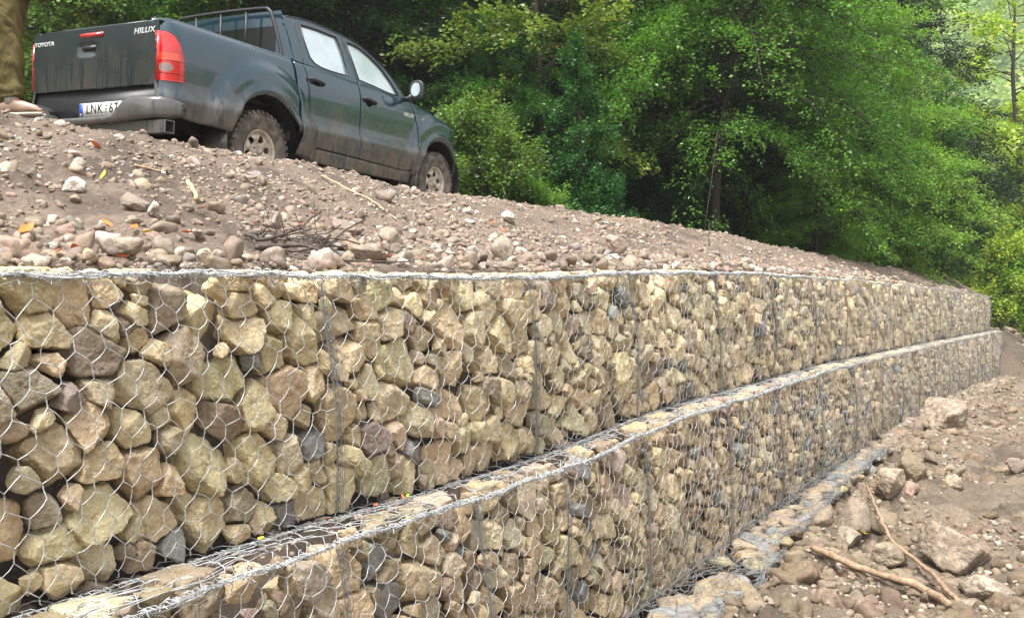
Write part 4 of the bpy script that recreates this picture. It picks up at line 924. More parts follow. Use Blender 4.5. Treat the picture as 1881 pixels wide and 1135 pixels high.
def build_truck():
    T_ = thing('pickup_truck', 'muddy dark teal double cab pickup truck parked on top of the gravel bank', 'pickup truck', tuple(TR_LOC), TR_ROT)
    belt = lambda x: np.interp(x, [.44, .8, 1.45, 2.0, 2.36, 2.6], [1.335, 1.33, 1.315, 1.285, 1.255, 1.255])
    yg = lambda x, z: .803 - .36 * (z - 1.33) - .05 * np.clip((x - 1.9) / .6, 0, 1) ** 2 * 0
    fend_top = lambda x: np.interp(x, [2.5, 2.86, 3.19, 3.46, 3.62, 3.74, 3.80], [1.25, 1.205, 1.13, 1.03, .93, .84, .80])
    xs_bed = np.concatenate([-1.02 - .17 * np.linspace(1, 0, 12, endpoint=False) ** 1.0, np.arange(-1.02, .45, .021)])
    rocker_b = lambda x: np.interp(x, [.44, .6, 1.2, 2.5], [.42, .385, .36, .34])
    body = bpy.data.objects.new('body', None); COL.objects.link(body); body.parent = T_
    bmesh_body = MB(); A = bmesh_body.add
    for sd in (-1, 1):
        # bed side with wheel opening; lower edge rises behind the wheel
        zb = lambda x: np.interp(x, [-1.2, -.9, -.5, 0, .34, .45], [.56, .53, .50, .45, .42, .42]); zt = lambda x: np.interp(x, [-1.2, -1.0, .5], [1.325, 1.345, 1.335])
        A(*panel(None, None, zb, zt, len(xs_bed), 44, sd, 0, .025, (0, .42, .475), xs_bed))
        # rail cap and inner bed wall
        prof = [(0, 0), (-.006, .012), (-.022, .020), (-.05, .021), (-.072, .010), (-.074, -.02), (-.074, -.46)]
        xs = xs_bed[::3]; V = np.array([[x, sd * (float(hw(x, zt(x))) + p), zt(x) + q] for x in xs for p, q in prof]); A(V, gridF(len(xs), len(prof)))
        # cab corner behind the rear door, sill and front fender
        A(*panel(.462, lambda z: np.interp(z, [.38, .51, .58, 1.18, 1.36], [.80, .78, .672, .612, .585]), rocker_b, belt, 10, 30, sd, .004, .02))
        A(*panel(.6, 2.50, rocker_b, lambda x: np.interp(x, [.6, .8, 1.4, 2.4, 2.5], [.48, .505, .49, .455, .46]), 40, 8, sd, .002, .03))
        xs_f = np.concatenate([np.arange(2.5, 3.2, .021), np.linspace(3.2, 3.79, 36)])
        A(*panel(None, None, lambda x: np.interp(x, [2.5, 2.6, 3.4, 3.6, 3.8], [.42, .42, .40, .33, .36]), fend_top, len(xs_f), 46, sd, 0, .03, (3.085, .42, .465), xs_f))
        # piece between front door seam and windscreen base
        A(*panel(lambda z: np.interp(z, [.42, .56, .67, 1.0, 1.27], [2.46, 2.545, 2.59, 2.585, 2.48]), 2.62, .43, 1.245, 8, 24, sd, .001, .02))
    # hood, cowl
    xs = np.linspace(2.42, 3.80, 26); ys = np.linspace(-1, 1, 25); V = []
    for x in xs:
        e = fend_top(x) + .0; w = float(hw(x, e)) - .004
        for y in ys: V.append([x + .05 * (1 - y * y) * sstep(3.5, 3.8, x), y * w, e + .115 * (1 - abs(y) ** 2.6) * (1 - .35 * sstep(3.4, 3.8, x)) + .012 * math.exp(-((abs(y) - .62) / .07) ** 2)])
    A(np.array(V), gridF(26, 25))
    # nose / front bumper
    zs = np.array([.33, .36, .42, .52, .66, .76, .80]); V = []
    for z, o in zip(zs, [.0, .05, .09, .11, .11, .08, .04]):
        for y in np.linspace(-1, 1, 25): V.append([3.74 + o - .16 * abs(y) ** 3.2, y * .70, z])
    A(np.array(V), gridF(7, 25))
    # roof
    rl = [(.455, 1.765), (.52, 1.795), (.70, 1.818), (.92, 1.832), (1.2, 1.826), (1.45, 1.81), (1.68, 1.782), (1.80, 1.745)]; rp = smooth_path([(x, 0, z) for x, z in rl], 5); V = []
    for x, _, z in rp:
        w = float(yg(x, z)) + .004
        for y in np.linspace(-1, 1, 29): V.append([x, y * w, z + .052 * (1 - abs(y) ** 3.0) - .004])
    A(np.array(V), gridF(len(rp), 29))
    # cab rear wall around its window
    def rear_pt(y, z): return [.455 + .03 * (z - 1.3) - .03 * (1 - (y / .75) ** 2) , y, z]
    Vw, Fw = [], []
    for (y0, y1, z0, z1) in ((-.80, .80, .55, 1.36), (-.66, .66, 1.68, 1.83)):
        yy = np.linspace(y0, y1, 13); zz = np.linspace(z0, z1, 6); A(np.array([rear_pt(y * (1 if z < 1.33 else (float(yg(.5, z)) / max(abs(y0), .01))), z) for z in zz for y in yy]), gridF(6, 13))
    for sgn in (-1, 1):
        zz = np.linspace(1.33, 1.76, 8); A(np.array([rear_pt(sgn * (w * float(yg(.5, z)) + (1 - w) * .58), z) for z in zz for w in (0, .5, 1)]), gridF(8, 3))
    bmesh_body.build('shell', M_PAINT, body)
    # tailgate
    g = MB(); ys = np.linspace(-.768, .768, 40); zs = np.linspace(.80, 1.32, 30); V = []
    for z in zs:
        for y in ys:
            x = -1.188 - .012 * math.sin(math.pi * (z - .80) / .52) - .006 * (1 - (y / .77) ** 2)
            x += .018 * sstep(.105, .085, abs(y - .05)) * sstep(.055, .04, abs(z - 1.135)); V.append([x, y, z])
    g.add(np.array(V), gridF(30, 40))
    g.add(*bbox(-1.19, -1.12, -.768, .768, 1.312, 1.332, .008)); g.add(*box(-1.16, -1.13, -.765, .765, .80, 1.31))
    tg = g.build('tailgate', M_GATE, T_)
    h = MB(); h.add(*bbox(-1.203, -1.185, -.035, .135, 1.130, 1.172, .006)); h.build('tailgate_handle', M_BLACK, tg)
    h = MB(); V, Fc = bbox(-1.215, -1.19, -.125, .155, 1.238, 1.275, .008); h.add(V, Fc); h.build('brake_light', M_RED, tg)
    R_ = Matrix(((0, 0, -1, -1.2005), (-1, 0, 0, 0), (0, 1, 0, 0), (0, 0, 0, 1)))
    def back(y, z, x=-1.203): m = R_.copy(); m[0][3] = x; m[1][3] = y; m[2][3] = z; return m
    text_mesh('maker_badge', 'TOYOTA', .050, M_BADGE, tg, back(.62, 1.222, -1.2), .002, .0016, 1.15, 1.1)
    text_mesh('model_badge', 'HILUX', .066, M_BADGE, tg, back(-.615, 1.243, -1.2), .002, .0012, 1.2, 1.08, .15)
    # valance under the tailgate
    v = MB(); v.add(*bbox(-1.165, -1.12, -.80, .80, .52, .795, .01)); v.build('valance', M_BLACK, T_)
    # bed floor, front wall
    v = MB(); v.add(*box(-1.12, .40, -.74, .74, .84, .87)); v.add(*box(.39, .42, -.76, .76, .60, 1.33)); v.build('bed', M_UNDER, T_)
    # tail lights
    for sd in (-1, 1):
        lt = MB(); nz, nx = 90, 50; zz = np.linspace(.825, 1.232, nz); V = []
        for z in zz:
            xr = np.interp(z, [.825, .86, 1.0, 1.12, 1.20, 1.232], [-.985, -.98, -.995, -1.035, -1.085, -1.14])
            for u in np.linspace(0, 1, nx): x = -1.196 * (1 - u) + xr * u; V.append([x if u > 0 else -1.203, sd * (float(hw(x, z)) + .012 * math.sin(math.pi * min(u * 4, 1) / 2)), z])
        V = np.array(V); Fc = gridF(nz, nx); cz = V[Fc].mean(1); mi = np.zeros(len(Fc), int); uu = np.tile((np.arange(nx - 1) + .5) / (nx - 1), nz - 1)
        mi[(cz[:, 2] > .995) & (cz[:, 2] < 1.06) & (uu < .72)] = 1; mi[(uu > .9) | (np.abs(cz[:, 2] - .99) < .004) | (np.abs(cz[:, 2] - 1.065) < .004) | (np.abs(cz[:, 2] - .885) < .004)] = 3; mi[((uu - .22) / .22) ** 2 + ((cz[:, 2] - .935) / .036) ** 2 < 1] = 2
        o = mk('tail_light', V, Fc, [M_RED, M_AMBER, M_CLEAR, M_DRED], T_, mi=mi)
        b = MB(); b.add(*box(-1.20, -1.10, min(sd * .755, sd * .775), max(sd * .755, sd * .775), .825, 1.232)); b.build('light_edge', M_RED, o)
    # bumper
    ys = np.concatenate([[-.965, -.955, -.93], np.linspace(-.90, -.56, 8), np.linspace(-.54, -.40, 8), np.linspace(-.34, .34, 12), np.linspace(.40, .54, 8), np.linspace(.56, .90, 8), [.93, .955, .965]])
    V = []; K = 16
    for y in ys:
        a = abs(y); zt_ = np.interp(a, [0, .38, .43, .52, .60, .9, .945, .965], [.530, .530, .548, .645, .685, .672, .655, .63]); zb_ = np.interp(a, [0, .5, .9, .965], [.465, .475, .50, .53])
        xr = np.interp(a, [0, .5, .75, .86, .93, .965], [-1.345, -1.345, -1.335, -1.30, -1.22, -1.14]); xf = np.interp(a, [0, .86, .965], [-1.17, -1.12, -1.05])
        for k in range(K):
            th = 2 * math.pi * k / K; c, s_ = math.cos(th), math.sin(th); e = .42
            V.append([(xr + xf) / 2 + (xr - xf) / 2 * math.copysign(abs(c) ** e, c), y, (zt_ + zb_) / 2 + (zt_ - zb_) / 2 * math.copysign(abs(s_) ** e, s_)])
    Fb = [list(q) for q in gridF(len(ys), K, True)] + [list(range(K)), [(len(ys) - 1) * K + i for i in range(K)][::-1]]
    mk('rear_bumper', np.array(V), Fb, M_BUMP, T_)
    tb = MB(); V = []; r_o = [(-1.27, .375), (-1.17, .375), (-1.17, .48), (-1.27, .48)]; r_i = [(-1.262, .383), (-1.178, .383), (-1.178, .472), (-1.262, .472)]
    for y in (-.96, .55):
        for r in (r_o, r_i):
            for x, z in r: V.append([x, y, z])
    Fq = []
    for i in range(4):
        j = (i + 1) % 4; Fq += [[i, j, 8 + j, 8 + i], [4 + i, 12 + i, 12 + j, 4 + j], [i, 4 + i, 4 + j, j]]
    tb.add(np.array(V), Fq); tb.build('underrun_bar', M_BUMP, T_, smooth=False)
    ts = MB()
    for yy in (-.5, .5): ts.add(*box(-1.24, -1.0, yy - .03, yy + .03, .40, .62))
    for yy in (-.55, .50): ts.add(*box(-1.2, 3.5, yy - .05 + .025, yy + .05 + .025 - .05, .50, .62))
    ts.add(*box(.55, 2.5, -.72, .72, .42, .50)); ts.add(*box(2.4, 3.6, -.6, .6, .50, .95)); ts.add(*box(-1.1, .45, -.60, .60, .62, .83))
    ts.add(*tube([(0, -.72, .38), (0, .72, .38)], .055)); ts.add(*tube([(3.085, -.72, .38), (3.085, .72, .38)], .04))
    ts.add(*tube([(-.1, .25, .42), (-1.1, .3, .46)], .04)); ts.add(*box(.6, 2.4, -.70, .70, .56, 1.0))
    for yy in (-.55, .55): ts.add(*tube(smooth_path([(-.65, yy, .50), (-.3, yy, .44), (0, yy, .42), (.4, yy, .45), (.75, yy, .52)]), .03, 6))
    ts.build('chassis', M_UNDER, T_, smooth=False)
    # number plate
    p = MB(); p.add(*bbox(-1.205, -1.197, -.38, .14, .558, .672, .003)); pl = p.build('number_plate', M_PLATE, T_)
    p = MB(); p.add(*box(-1.2075, -1.2055, .093, .136, .562, .668)); p.build('plate_band', M_PLATEB, pl)
    text_mesh('plate_text', 'LNK', .118, M_PLATET, pl, back(-.052, .615, -1.207), .0006, .0012, .86, 1.10)
    text_mesh('plate_text', '67', .118, M_PLATET, pl, back(-.285, .615, -1.207), .0006, .0012, .86, 1.10)
    text_mesh('country_code', 'H', .026, M_PLATE, pl, back(.114, .577, -1.2085), .0004, .0004)
    p = MB()
    for z in (.588, .615, .642): p.add(*box(-1.2075, -1.2055, -.205, -.185, z - .007, z + .007))
    p.build('plate_dots', M_GREEN, pl)
    # doors
    dk = MB()
    for sd in (-1, 1):
        V, Fc = panel(.52, 2.60, .47, lambda x: belt(x) - .004, 40, 14, sd, -.022, .01); dk.add(V, Fc)
        V, Fc = panel(.42, .50, .42, 1.33, 4, 14, sd, -.03, .01); dk.add(V, Fc)
        rx = lambda z: np.interp(z, [.49, .52, .58, .70, 1.18, 1.36], [.84, .74, .690, .665, .622, .597])
        r = MB(); r.add(*panel(rx, 1.482, lambda x: np.interp(x, [.6, .8, 1.5], [.52, .515, .498]), belt, 40, 44, sd, .004, .02)); rd = r.build('rear_door', M_PAINT, T_)
        fx = lambda z: np.interp(z, [.46, .50, .56, .67, 1.0, 1.27], [2.42, 2.49, 2.535, 2.580, 2.575, 2.47])
        r = MB(); r.add(*panel(1.494, fx, lambda x: np.interp(x, [1.5, 2.5], [.498, .462]), belt, 44, 44, sd, .004, .02)); fd = r.build('front_door', M_PAINT, T_)
        for dr, hx, hz in ((rd, .735, 1.165), (fd, 1.625, 1.125)):
            yv = float(hw(hx, hz)) + .004
            hb = MB(); pts = smooth_path([(hx - .115, sd * (yv + .004), hz + .012), (hx - .08, sd * (yv + .034), hz + .010), (hx, sd * (yv + .040), hz + .004), (hx + .08, sd * (yv + .034), hz - .006), (hx + .115, sd * (yv + .004), hz - .010)], 5)
            hb.add(*tube(pts, .0165, 8)); hb.build('door_handle', M_BLACK, dr)
            U, Fi = ico(3); hb = MB(); hb.add(U * [.062, .007, .050] + [hx, sd * (yv + .001), hz - .012], Fi); hb.build('handle_cup', M_SEAM, dr)
        # greenhouse frame and windows
        rw = [(.705,1.748),(.85,1.757),(1.0,1.762),(1.30,1.755),(1.328,1.60),(1.328,1.345),(1.18,1.338),(1.036,1.335),(.892,1.342),(.79,1.365),(.735,1.412),(.71,1.57)]
        fw = [(1.462,1.742),(1.60,1.742),(1.72,1.722),(1.88,1.66),(2.041,1.565),(2.15,1.455),(2.245,1.318),(2.242,1.292),(2.06,1.292),(1.80,1.318),(1.52,1.340),(1.492,1.535)]
        outer = [(.462,1.33),(.474,1.48),(.470,1.62),(.455,1.70),(.460,1.765),(.52,1.795),(.70,1.818),(.92,1.832),(1.2,1.826),(1.45,1.81),(1.68,1.782),(1.80,1.742),(2.0,1.655),(2.15,1.56),(2.29,1.43),(2.42,1.275),(2.46,1.235),(2.3,1.255),(2.0,1.275),(1.45,1.305),(.9,1.318)]
        gh = outline_panel('cab_pillars', outer, [rw, fw], lambda x, z: float(yg(x, z)) + .002, sd, M_PAINT, T_)
        for wn_, L, dr in (('rear_window', rw, rd), ('front_window', fw, fd)):
            gl = outline_panel('window_glass', [( (x - np.mean([q[0] for q in L])) * 1.02 + np.mean([q[0] for q in L]), z) for x, z in L], [], lambda x, z: float(yg(x, z)) - .012, sd, M_GLASS, dr, .004)
            lp = [(x, sd * (float(yg(x, z)) + .001), z) for x, z in L] ; lp = lp + [lp[0]]
            r = MB(); r.add(*tube(lp, .0085, 6)); r.build('window_seal', M_BLACK, dr)
        # door frame seams and drip rail
        r = MB(); drip = [(x, sd * (float(yg(x, z)) + .004), z - .012) for x, z in outer[5:16]]; r.add(*tube(smooth_path(drip, 4), .009, 6))
        for L in ([(.60, 1.335), (.625, 1.50), (.612, 1.70), (.64, 1.785)], [(1.487, 1.31), (1.44, 1.55), (1.405, 1.75), (1.40, 1.80)]):
            r.add(*tube(smooth_path([(x, sd * (float(yg(x, z)) + .001), z) for x, z in L], 4), .0055, 5))
        r.build('drip_rail', M_BLACK, gh)
        # mirror
        mr = MB(); U, Fi = ico(4); q = np.sign(U) * np.abs(U) ** .72; q = q * [.058, .098, .112]; q[:, 0] = np.where(q[:, 0] < 0, q[:, 0] * .35, q[:, 0])
        q += [2.335, sd * 1.005, 1.365]; mr.add(q, Fi); mr.add(*tube([(2.33, sd * .80, 1.27), (2.335, sd * .90, 1.275), (2.34, sd * .95, 1.31)], [.03, .028, .03], 8)); mo = mr.build('side_mirror', M_BLACK, fd)
        q = U * [.004, .062, .080]; q = np.sign(q) * np.abs(q); mg = MB(); mg.add(q + [2.311, sd * 1.005, 1.365], Fi); mg.build('mirror_glass', M_MIRROR, mo)
        mt = Matrix(((1, 0, 0, 2.40), (0, 0, -1 * 1, sd * (float(hw(2.4, 1.09)) + .006)), (0, 1, 0, 1.095), (0, 0, 0, 1))) if sd < 0 else Matrix(((-1, 0, 0, 2.40), (0, 0, 1, sd * (float(hw(2.4, 1.09)) + .006)), (0, 1, 0, 1.095), (0, 0, 0, 1)))
        text_mesh('door_badge', 'HILUX', .062, M_BADGE, fd, mt, .001, .001, 1.1, 1.05, .15)
        ind = MB(); q = U * [.026, .006, .018]; ind.add(q + [2.70, sd * (float(hw(2.7, 1.09)) + .003), 1.085], Fi); ind.build('side_indicator', M_CLEAR, T_)
        # headlight and cornering lamp
        hl = MB(); nz, nx = 12, 16; V = []
        for v_ in np.linspace(0, 1, nz):
            for u_ in np.linspace(0, 1, nx):
                x = 3.50 + .29 * u_; z = (1 - v_) * (.80 + .02 * (1 - u_)) + v_ * (float(fend_top(x)) - .012); V.append([x, sd * (float(hw(x, z)) + .006), z])
        hl.add(np.array(V), gridF(nz, nx)); hl.build('headlight', M_CHROME, T_)
        # mud flaps and wheel wells
        for x0 in (-.50, 2.585):
            mf = MB(); mf.add(*bbox(x0, x0 + .015, min(sd * .62, sd * .885), max(sd * .62, sd * .885), .25, .56, .004)); mf.build('mud_flap', M_BUMP, T_)
        for cx, R_w in ((0, .49), (3.085, .48)):
            ww = MB(); th = np.linspace(-.35, math.pi + .35, 30); V = [[cx + R_w * math.cos(a), sd * y, .42 + R_w * math.sin(a)] for a in th for y in (.87, .80, .50)]; ww.add(np.array(V), gridF(30, 3))
            V = [[cx + r * math.cos(a), sd * .50, .42 + r * math.sin(a)] for a in th for r in (.02, R_w)]; ww.add(np.array(V), gridF(30, 2)); ww.build('wheel_well', M_UNDER, T_)
    dk.build('door_gap', M_SEAM, T_)
    # glass: windscreen, rear window; interior
    V = []; wl = [(1.80, 1.745), (2.0, 1.655), (2.15, 1.56), (2.29, 1.43), (2.42, 1.275), (2.48, 1.22)]
    for x, z in wl:
        w = float(yg(x, z)) - .01
        for y in np.linspace(-1, 1, 15): V.append([x + .10 * (1 - y * y), y * w, z + .03 * (1 - y * y)])
    mk('windscreen', np.array(V), gridF(len(wl), 15), M_DGLASS, T_)
    yy = np.linspace(-.58, .58, 13); zz = np.linspace(1.37, 1.69, 5); mk('cab_rear_window', np.array([[.46 + .03 * (z - 1.3) - .03 * (1 - (y / .75) ** 2), y, z] for z in zz for y in yy]), gridF(5, 13), M_DGLASS, T_)
    it = MB()
    for yv in (-.38, .38):
        it.add(*bbox(.62, .75, yv - .25, yv + .25, .9, 1.40, .03)); it.add(*bbox(.60, .68, yv - .13, yv + .13, 1.42, 1.58, .03)); it.add(*bbox(1.5, 1.62, yv - .25, yv + .25, .9, 1.45, .03)); it.add(*bbox(1.46, 1.55, yv - .13, yv + .13, 1.46, 1.62, .03))
    it.build('seats', flat('seat_grey', (.12, .12, .11), .9), T_)
    # headboard frame behind the cab
    rk = MB(); fx_ = .33
    rk.add(*tube(smooth_path([(fx_, -.77, 1.33), (fx_, -.72, 1.50), (fx_, -.63, 1.74), (fx_, -.585, 1.805), (fx_, -.50, 1.825), (fx_, 0, 1.835), (fx_, .50, 1.825), (fx_, .585, 1.805), (fx_, .63, 1.74), (fx_, .72, 1.50), (fx_, .77, 1.33)], 6), .018, 10))
    for yv in (-.30, .03, .36): rk.add(*tube([(fx_, yv, 1.345), (fx_, yv, 1.83)], .012, 8))
    rk.add(*tube([(fx_, -.76, 1.36), (fx_, .76, 1.36)], .014, 8)); rk.build('headboard_frame', M_BLACK, T_)
    # front: grille, nudge bar
    gr = MB(); gr.add(*bbox(3.80, 3.86, -.42, .42, .66, .93, .02)); gr.build('grille', M_BLACK, T_)
    nb = MB()
    for zz_ in (.62, .98): nb.add(*tube(smooth_path([(3.80, -.46, zz_), (3.93, -.42, zz_), (3.97, -.2, zz_), (3.97, .2, zz_), (3.93, .42, zz_), (3.80, .46, zz_)], 5), .028, 8))
    for yv in (-.42, .42): nb.add(*tube(smooth_path([(3.90, yv, .45), (3.95, yv, .7), (3.93, yv, .98)], 5), .028, 8))
    nb.build('nudge_bar', M_CHROME, T_)
    # wheels
    def lathe(prof, n=64):
        th = np.arange(n) * 2 * np.pi / n; V = np.array([[r * math.cos(a), y, r * math.sin(a)] for a in th for r, y in prof]); K_ = len(prof)
        i = np.arange(n * K_).reshape(n, K_); i = np.concatenate([i, i[:1]]); return V, np.stack([i[:-1, :-1], i[1:, :-1], i[1:, 1:], i[:-1, 1:]], -1).reshape(-1, 4)
    def wheel(cx, cy, sd, first=None):
        w = bpy.data.objects.new('wheel', None); COL.objects.link(w); w.parent = T_; w.location = (cx, sd * cy, .38)
        w.rotation_euler = (0, random.uniform(0, 1), 0 if sd < 0 else math.pi)
        if first:
            for c in first.children: d = c.copy(); COL.objects.link(d); d.parent = w
            return w
        # local -y is the outer face
        t = MB(); t.add(*lathe([(.205, .09), (.215, .105), (.27, .128), (.33, .130), (.362, .118), (.372, .095), (.374, 0), (.372, -.095), (.362, -.118), (.33, -.130), (.30, -.134), (.27, -.128), (.215, -.105), (.205, -.09)], 72))
        nl = 38
        for k in range(nl):
            for row, (y0, y1, sh) in enumerate(((-.125, -.062, 0), (-.052, .0, .5), (.008, .06, 0), (.066, .125, .5))):
                a0 = (k + sh) * 2 * math.pi / nl; da = .105; V = []
                for yq in (y0, y1):
                    sk_ = .03 * (1 if row % 2 else -1) * (yq - y0) / .06
                    for a in (a0 + sk_, a0 + da + sk_):
                        ro = .386 if abs(yq) < .11 else .378
                        for r in (.368, ro): V.append([r * math.cos(a), yq, r * math.sin(a)])
                t.add(np.array(V), np.array([[0,1,3,2],[4,6,7,5],[0,4,5,1],[2,3,7,6],[1,5,7,3]]))
            for yq in (-1, 1):     # shoulder lugs running down the sidewall
                a0 = k * 2 * math.pi / nl; a1 = a0 + (.105 if k % 2 else .075); V = []
                for r, y in ((.384, .118), (.352, .134), (.345 if k % 2 else .335, .131)):
                    for a in (a0, a1): V.append([r * math.cos(a), yq * y, r * math.sin(a)])
                for a in (a0, a1): V.append([.350 * math.cos(a), yq * .118, .350 * math.sin(a)])
                t.add(np.array(V), np.array([[0,1,3,2],[2,3,5,4],[0,2,6,6][:4],[1,3,7,7][:4]])[:2])
        t.build('tyre', M_TYRE, w, smooth=False)
        nr, nt_ = 34, 144; rr = np.linspace(.012, .208, nr); th = np.arange(nt_) * 2 * np.pi / nt_
        RR, TH = np.meshgrid(rr, th, indexing='ij')
        yp = np.interp(RR, [0, .03, .036, .05, .075, .10, .13, .158, .170, .178, .19, .20, .208], [-.098, -.098, -.090, -.070, -.066, -.078, -.088, -.080, -.062, -.060, -.098, -.106, -.108])
        sp = np.cos(6 * TH); yp = yp - .010 * sp * np.exp(-((RR - .115) / .04) ** 2)
        V = np.stack([RR * np.cos(TH), yp, RR * np.sin(TH)], -1).reshape(-1, 3); Fc = gridF(nr, nt_, True)
        c = V[Fc].mean(1); rc_ = np.hypot(c[:, 0], c[:, 2]); tc_ = np.arctan2(c[:, 2], c[:, 0]); dth = (tc_ - np.pi / 6 + np.pi / 6) % (np.pi / 3) - np.pi / 6
        hole = (np.abs(dth * rc_ / .030) ** 2.6 + np.abs((rc_ - .128) / .034) ** 2.6) < 1
        r = MB(); r.add(V, Fc[~hole]); r.add(*lathe([(.200, -.104), (.18, -.05), (.178, .10)], 48))
        for k in range(6):
            a = k * math.pi / 3 + .5; r.add(*tube([(.057 * math.cos(a), -.07, .057 * math.sin(a)), (.057 * math.cos(a), -.092, .057 * math.sin(a))], .010, 6))
        r.add(*tube([(0, -.07, 0), (0, -.112, 0)], .033, 16)); r.build('rim', M_RIM, w)
        r = MB(); r.add(*lathe([(.01, -.02), (.15, -.02), (.165, .0), (.17, .06)], 32)); r.build('brake_drum', M_UNDER, w)
        return w
    w0 = wheel(0, .712, -1); wheel(3.085, .712, -1, w0); wheel(0, .712, 1, w0); wheel(3.085, .712, 1, w0)
    return T_
build_truck()
# ------------------------------------------------------------------ trees, shrubs, the wooded hill
def leaf_mat(name, warm=.25):
    m, nt, b = newmat(name); nt.nodes.remove(b); out = nt.nodes['Material Output']
    oi = N(nt, 'ShaderNodeObjectInfo'); at = N(nt, 'ShaderNodeAttribute', attribute_name='tint').outputs['Color']
    col = mixc(nt, 1.0, oi.outputs['Color'], at, 'MULTIPLY')
    d = nt.nodes.new('ShaderNodeBsdfPrincipled'); lk(nt, col, d.inputs['Base Color']); d.inputs['Roughness'].default_value = .36; d.inputs['Specular IOR Level'].default_value = .45
    t = nt.nodes.new('ShaderNodeBsdfTranslucent'); tc = mixc(nt, 1.0, col, (1.5, 1.6, .7), 'MULTIPLY'); lk(nt, tc, t.inputs['Color'])
    mx = nt.nodes.new('ShaderNodeMixShader'); mx.inputs[0].default_value = .36; lk(nt, d.outputs[0], mx.inputs[1]); lk(nt, t.outputs[0], mx.inputs[2]); lk(nt, mx.outputs[0], out.inputs['Surface']); return m
M_LEAF = leaf_mat('leaf'); M_BARK = bark('tree_bark', (.022, .017, .013), (.065, .05, .038))
LEAF = np.array([[0, 0, 0], [.5, -.32, .06], [1, 0, -.03], [.5, .32, .06]])   # folded diamond leaf
def leaves(P, Dr, size, g, up=.75):
    """P positions, Dr directions; one folded quad each"""
    n = len(P); x = Dr + g.normal(0, .35, (n, 3)); x[:, 2] -= .18; x /= np.linalg.norm(x, axis=1)[:, None]
    z = np.array([0, 0, 1.]) * up + g.normal(0, .55, (n, 3)); y = np.cross(z, x); y /= np.linalg.norm(y, axis=1)[:, None]; z = np.cross(x, y)
    L = LEAF[None] * size[:, None, None]; V = P[:, None] + L[..., :1] * x[:, None] + L[..., 1:2] * y[:, None] + L[..., 2:] * z[:, None]
    return V.reshape(-1, 3), np.arange(n * 4).reshape(-1, 4)
def crown_tree(seed, height, base, rad, nprim, leafsize=.085, nleaf=40000, layered=True, top=1.0, lean=(0, 0), autumn=.006, droop=.25, trunk_r=.16):
    """returns (trunk verts/faces, crown verts/faces/tints)"""
    g = np.random.default_rng(seed); tr = MB()
    zz = np.linspace(0, height, 14); cx = lean[0] * (zz / height) ** 1.3 + .12 * n2(zz, zz * 0, 2.2, seed, 2); cy = lean[1] * (zz / height) ** 1.3 + .12 * n2(zz, zz * 0 + 7, 2.2, seed, 2)
    tp = np.stack([cx, cy, zz], 1); tr.add(*tube(smooth_path(tp, 3), np.interp(np.linspace(0, 1, 40), [0, .06, 1], [trunk_r * 1.35, trunk_r, .02]), 9))
    LP, LD, LW = [], [], []
    for i in range(nprim):
        h = base + (height * .97 - base) * (i + g.uniform(0, 1)) / nprim; u = (h - base) / (height - base); L = rad * (np.interp(u, [0, .15, .45, .8, 1], [.75, 1.0, 1.0, .62, .22]) if top else 1) * g.uniform(.55, 1.12)
        a = g.uniform(0, 2 * math.pi); el = np.interp(u, [0, .5, 1], [.05, .35, .95]) + g.normal(0, .30); d = np.array([math.cos(a) * math.cos(el), math.sin(a) * math.cos(el), math.sin(el)])
        s = np.linspace(0, 1, 9); st = np.array([np.interp(h, zz, cx), np.interp(h, zz, cy), h]); path = st + d * (L * s)[:, None]; path[:, 2] -= droop * L * s ** 2.2; path[:, :2] += .06 * L * np.stack([n2(s * 2, s * 0 + i, 1, seed, 2), n2(s * 2, s * 0 - i, 1, seed, 2)], 1) * s[:, None]
        tr.add(*tube(path, np.linspace(.008 + .006 * L, .003, 9), 5))
        side = np.cross(d, [0, 0, 1.]); side /= np.linalg.norm(side) + 1e-9
        for k in range(int(6 + L * 6)):
            w = g.uniform(.18, 1) ** .8; o = np.array([np.interp(w, s, path[:, c]) for c in range(3)]); sg = 1 if k % 2 else -1; l2 = L * .38 * (1.1 - w * .7) * g.uniform(.6, 1.3)
            dd = d * .75 + side * sg * g.uniform(.5, 1.1) + np.array([0, 0, g.normal(0, .2 if layered else .4)]); dd /= np.linalg.norm(dd); q = np.linspace(0, 1, 5); tw = o + dd * (l2 * q)[:, None]; tw[:, 2] -= .22 * l2 * q ** 2
            if k % 2 == 0: tr.add(*polytubes(tw[None], .004, 3))
            m = int(max(4, l2 * 34)); qq = g.uniform(.1, 1.05, m); pp = np.stack([np.interp(qq, q, tw[:, c]) for c in range(3)], 1); sd2 = np.cross(dd, [0, 0, 1.]); sd2 /= np.linalg.norm(sd2) + 1e-9
            off = g.normal(0, .5, m)[:, None] * sd2 * (.30 * l2 * (1.15 - qq))[:, None]; off[:, 2] += g.normal(0, .07 if layered else .11, m)
            LP.append(pp + off); LD.append(dd + sd2 * np.sign(off @ sd2)[:, None] * .7); LW.append(np.full(m, g.uniform(.6, 1.4)) * g.uniform(.8, 1.2, m))
    P = np.concatenate(LP); Dd = np.concatenate(LD); w = np.concatenate(LW); k = g.permutation(len(P))[:nleaf]; rep = int(math.ceil(nleaf / max(len(k), 1)))
    P, Dd, w = P[k], Dd[k], w[k]
    if rep > 1:
        P = np.concatenate([P + g.normal(0, .05, P.shape) * (r > 0) for r in range(min(rep, 4))])[:nleaf]; Dd = np.tile(Dd, (min(rep, 4), 1))[:nleaf]; w = np.tile(w, min(rep, 4))[:nleaf]
    sz = leafsize * g.uniform(.7, 1.25, len(P)); V, Fc = leaves(P, Dd, sz, g)
    tint = np.stack([w, w, w], 1); au = g.uniform(0, 1, len(P)) < autumn; cl = n2(P[:, 0], P[:, 1] + P[:, 2], 1.2, seed, 2) > .75
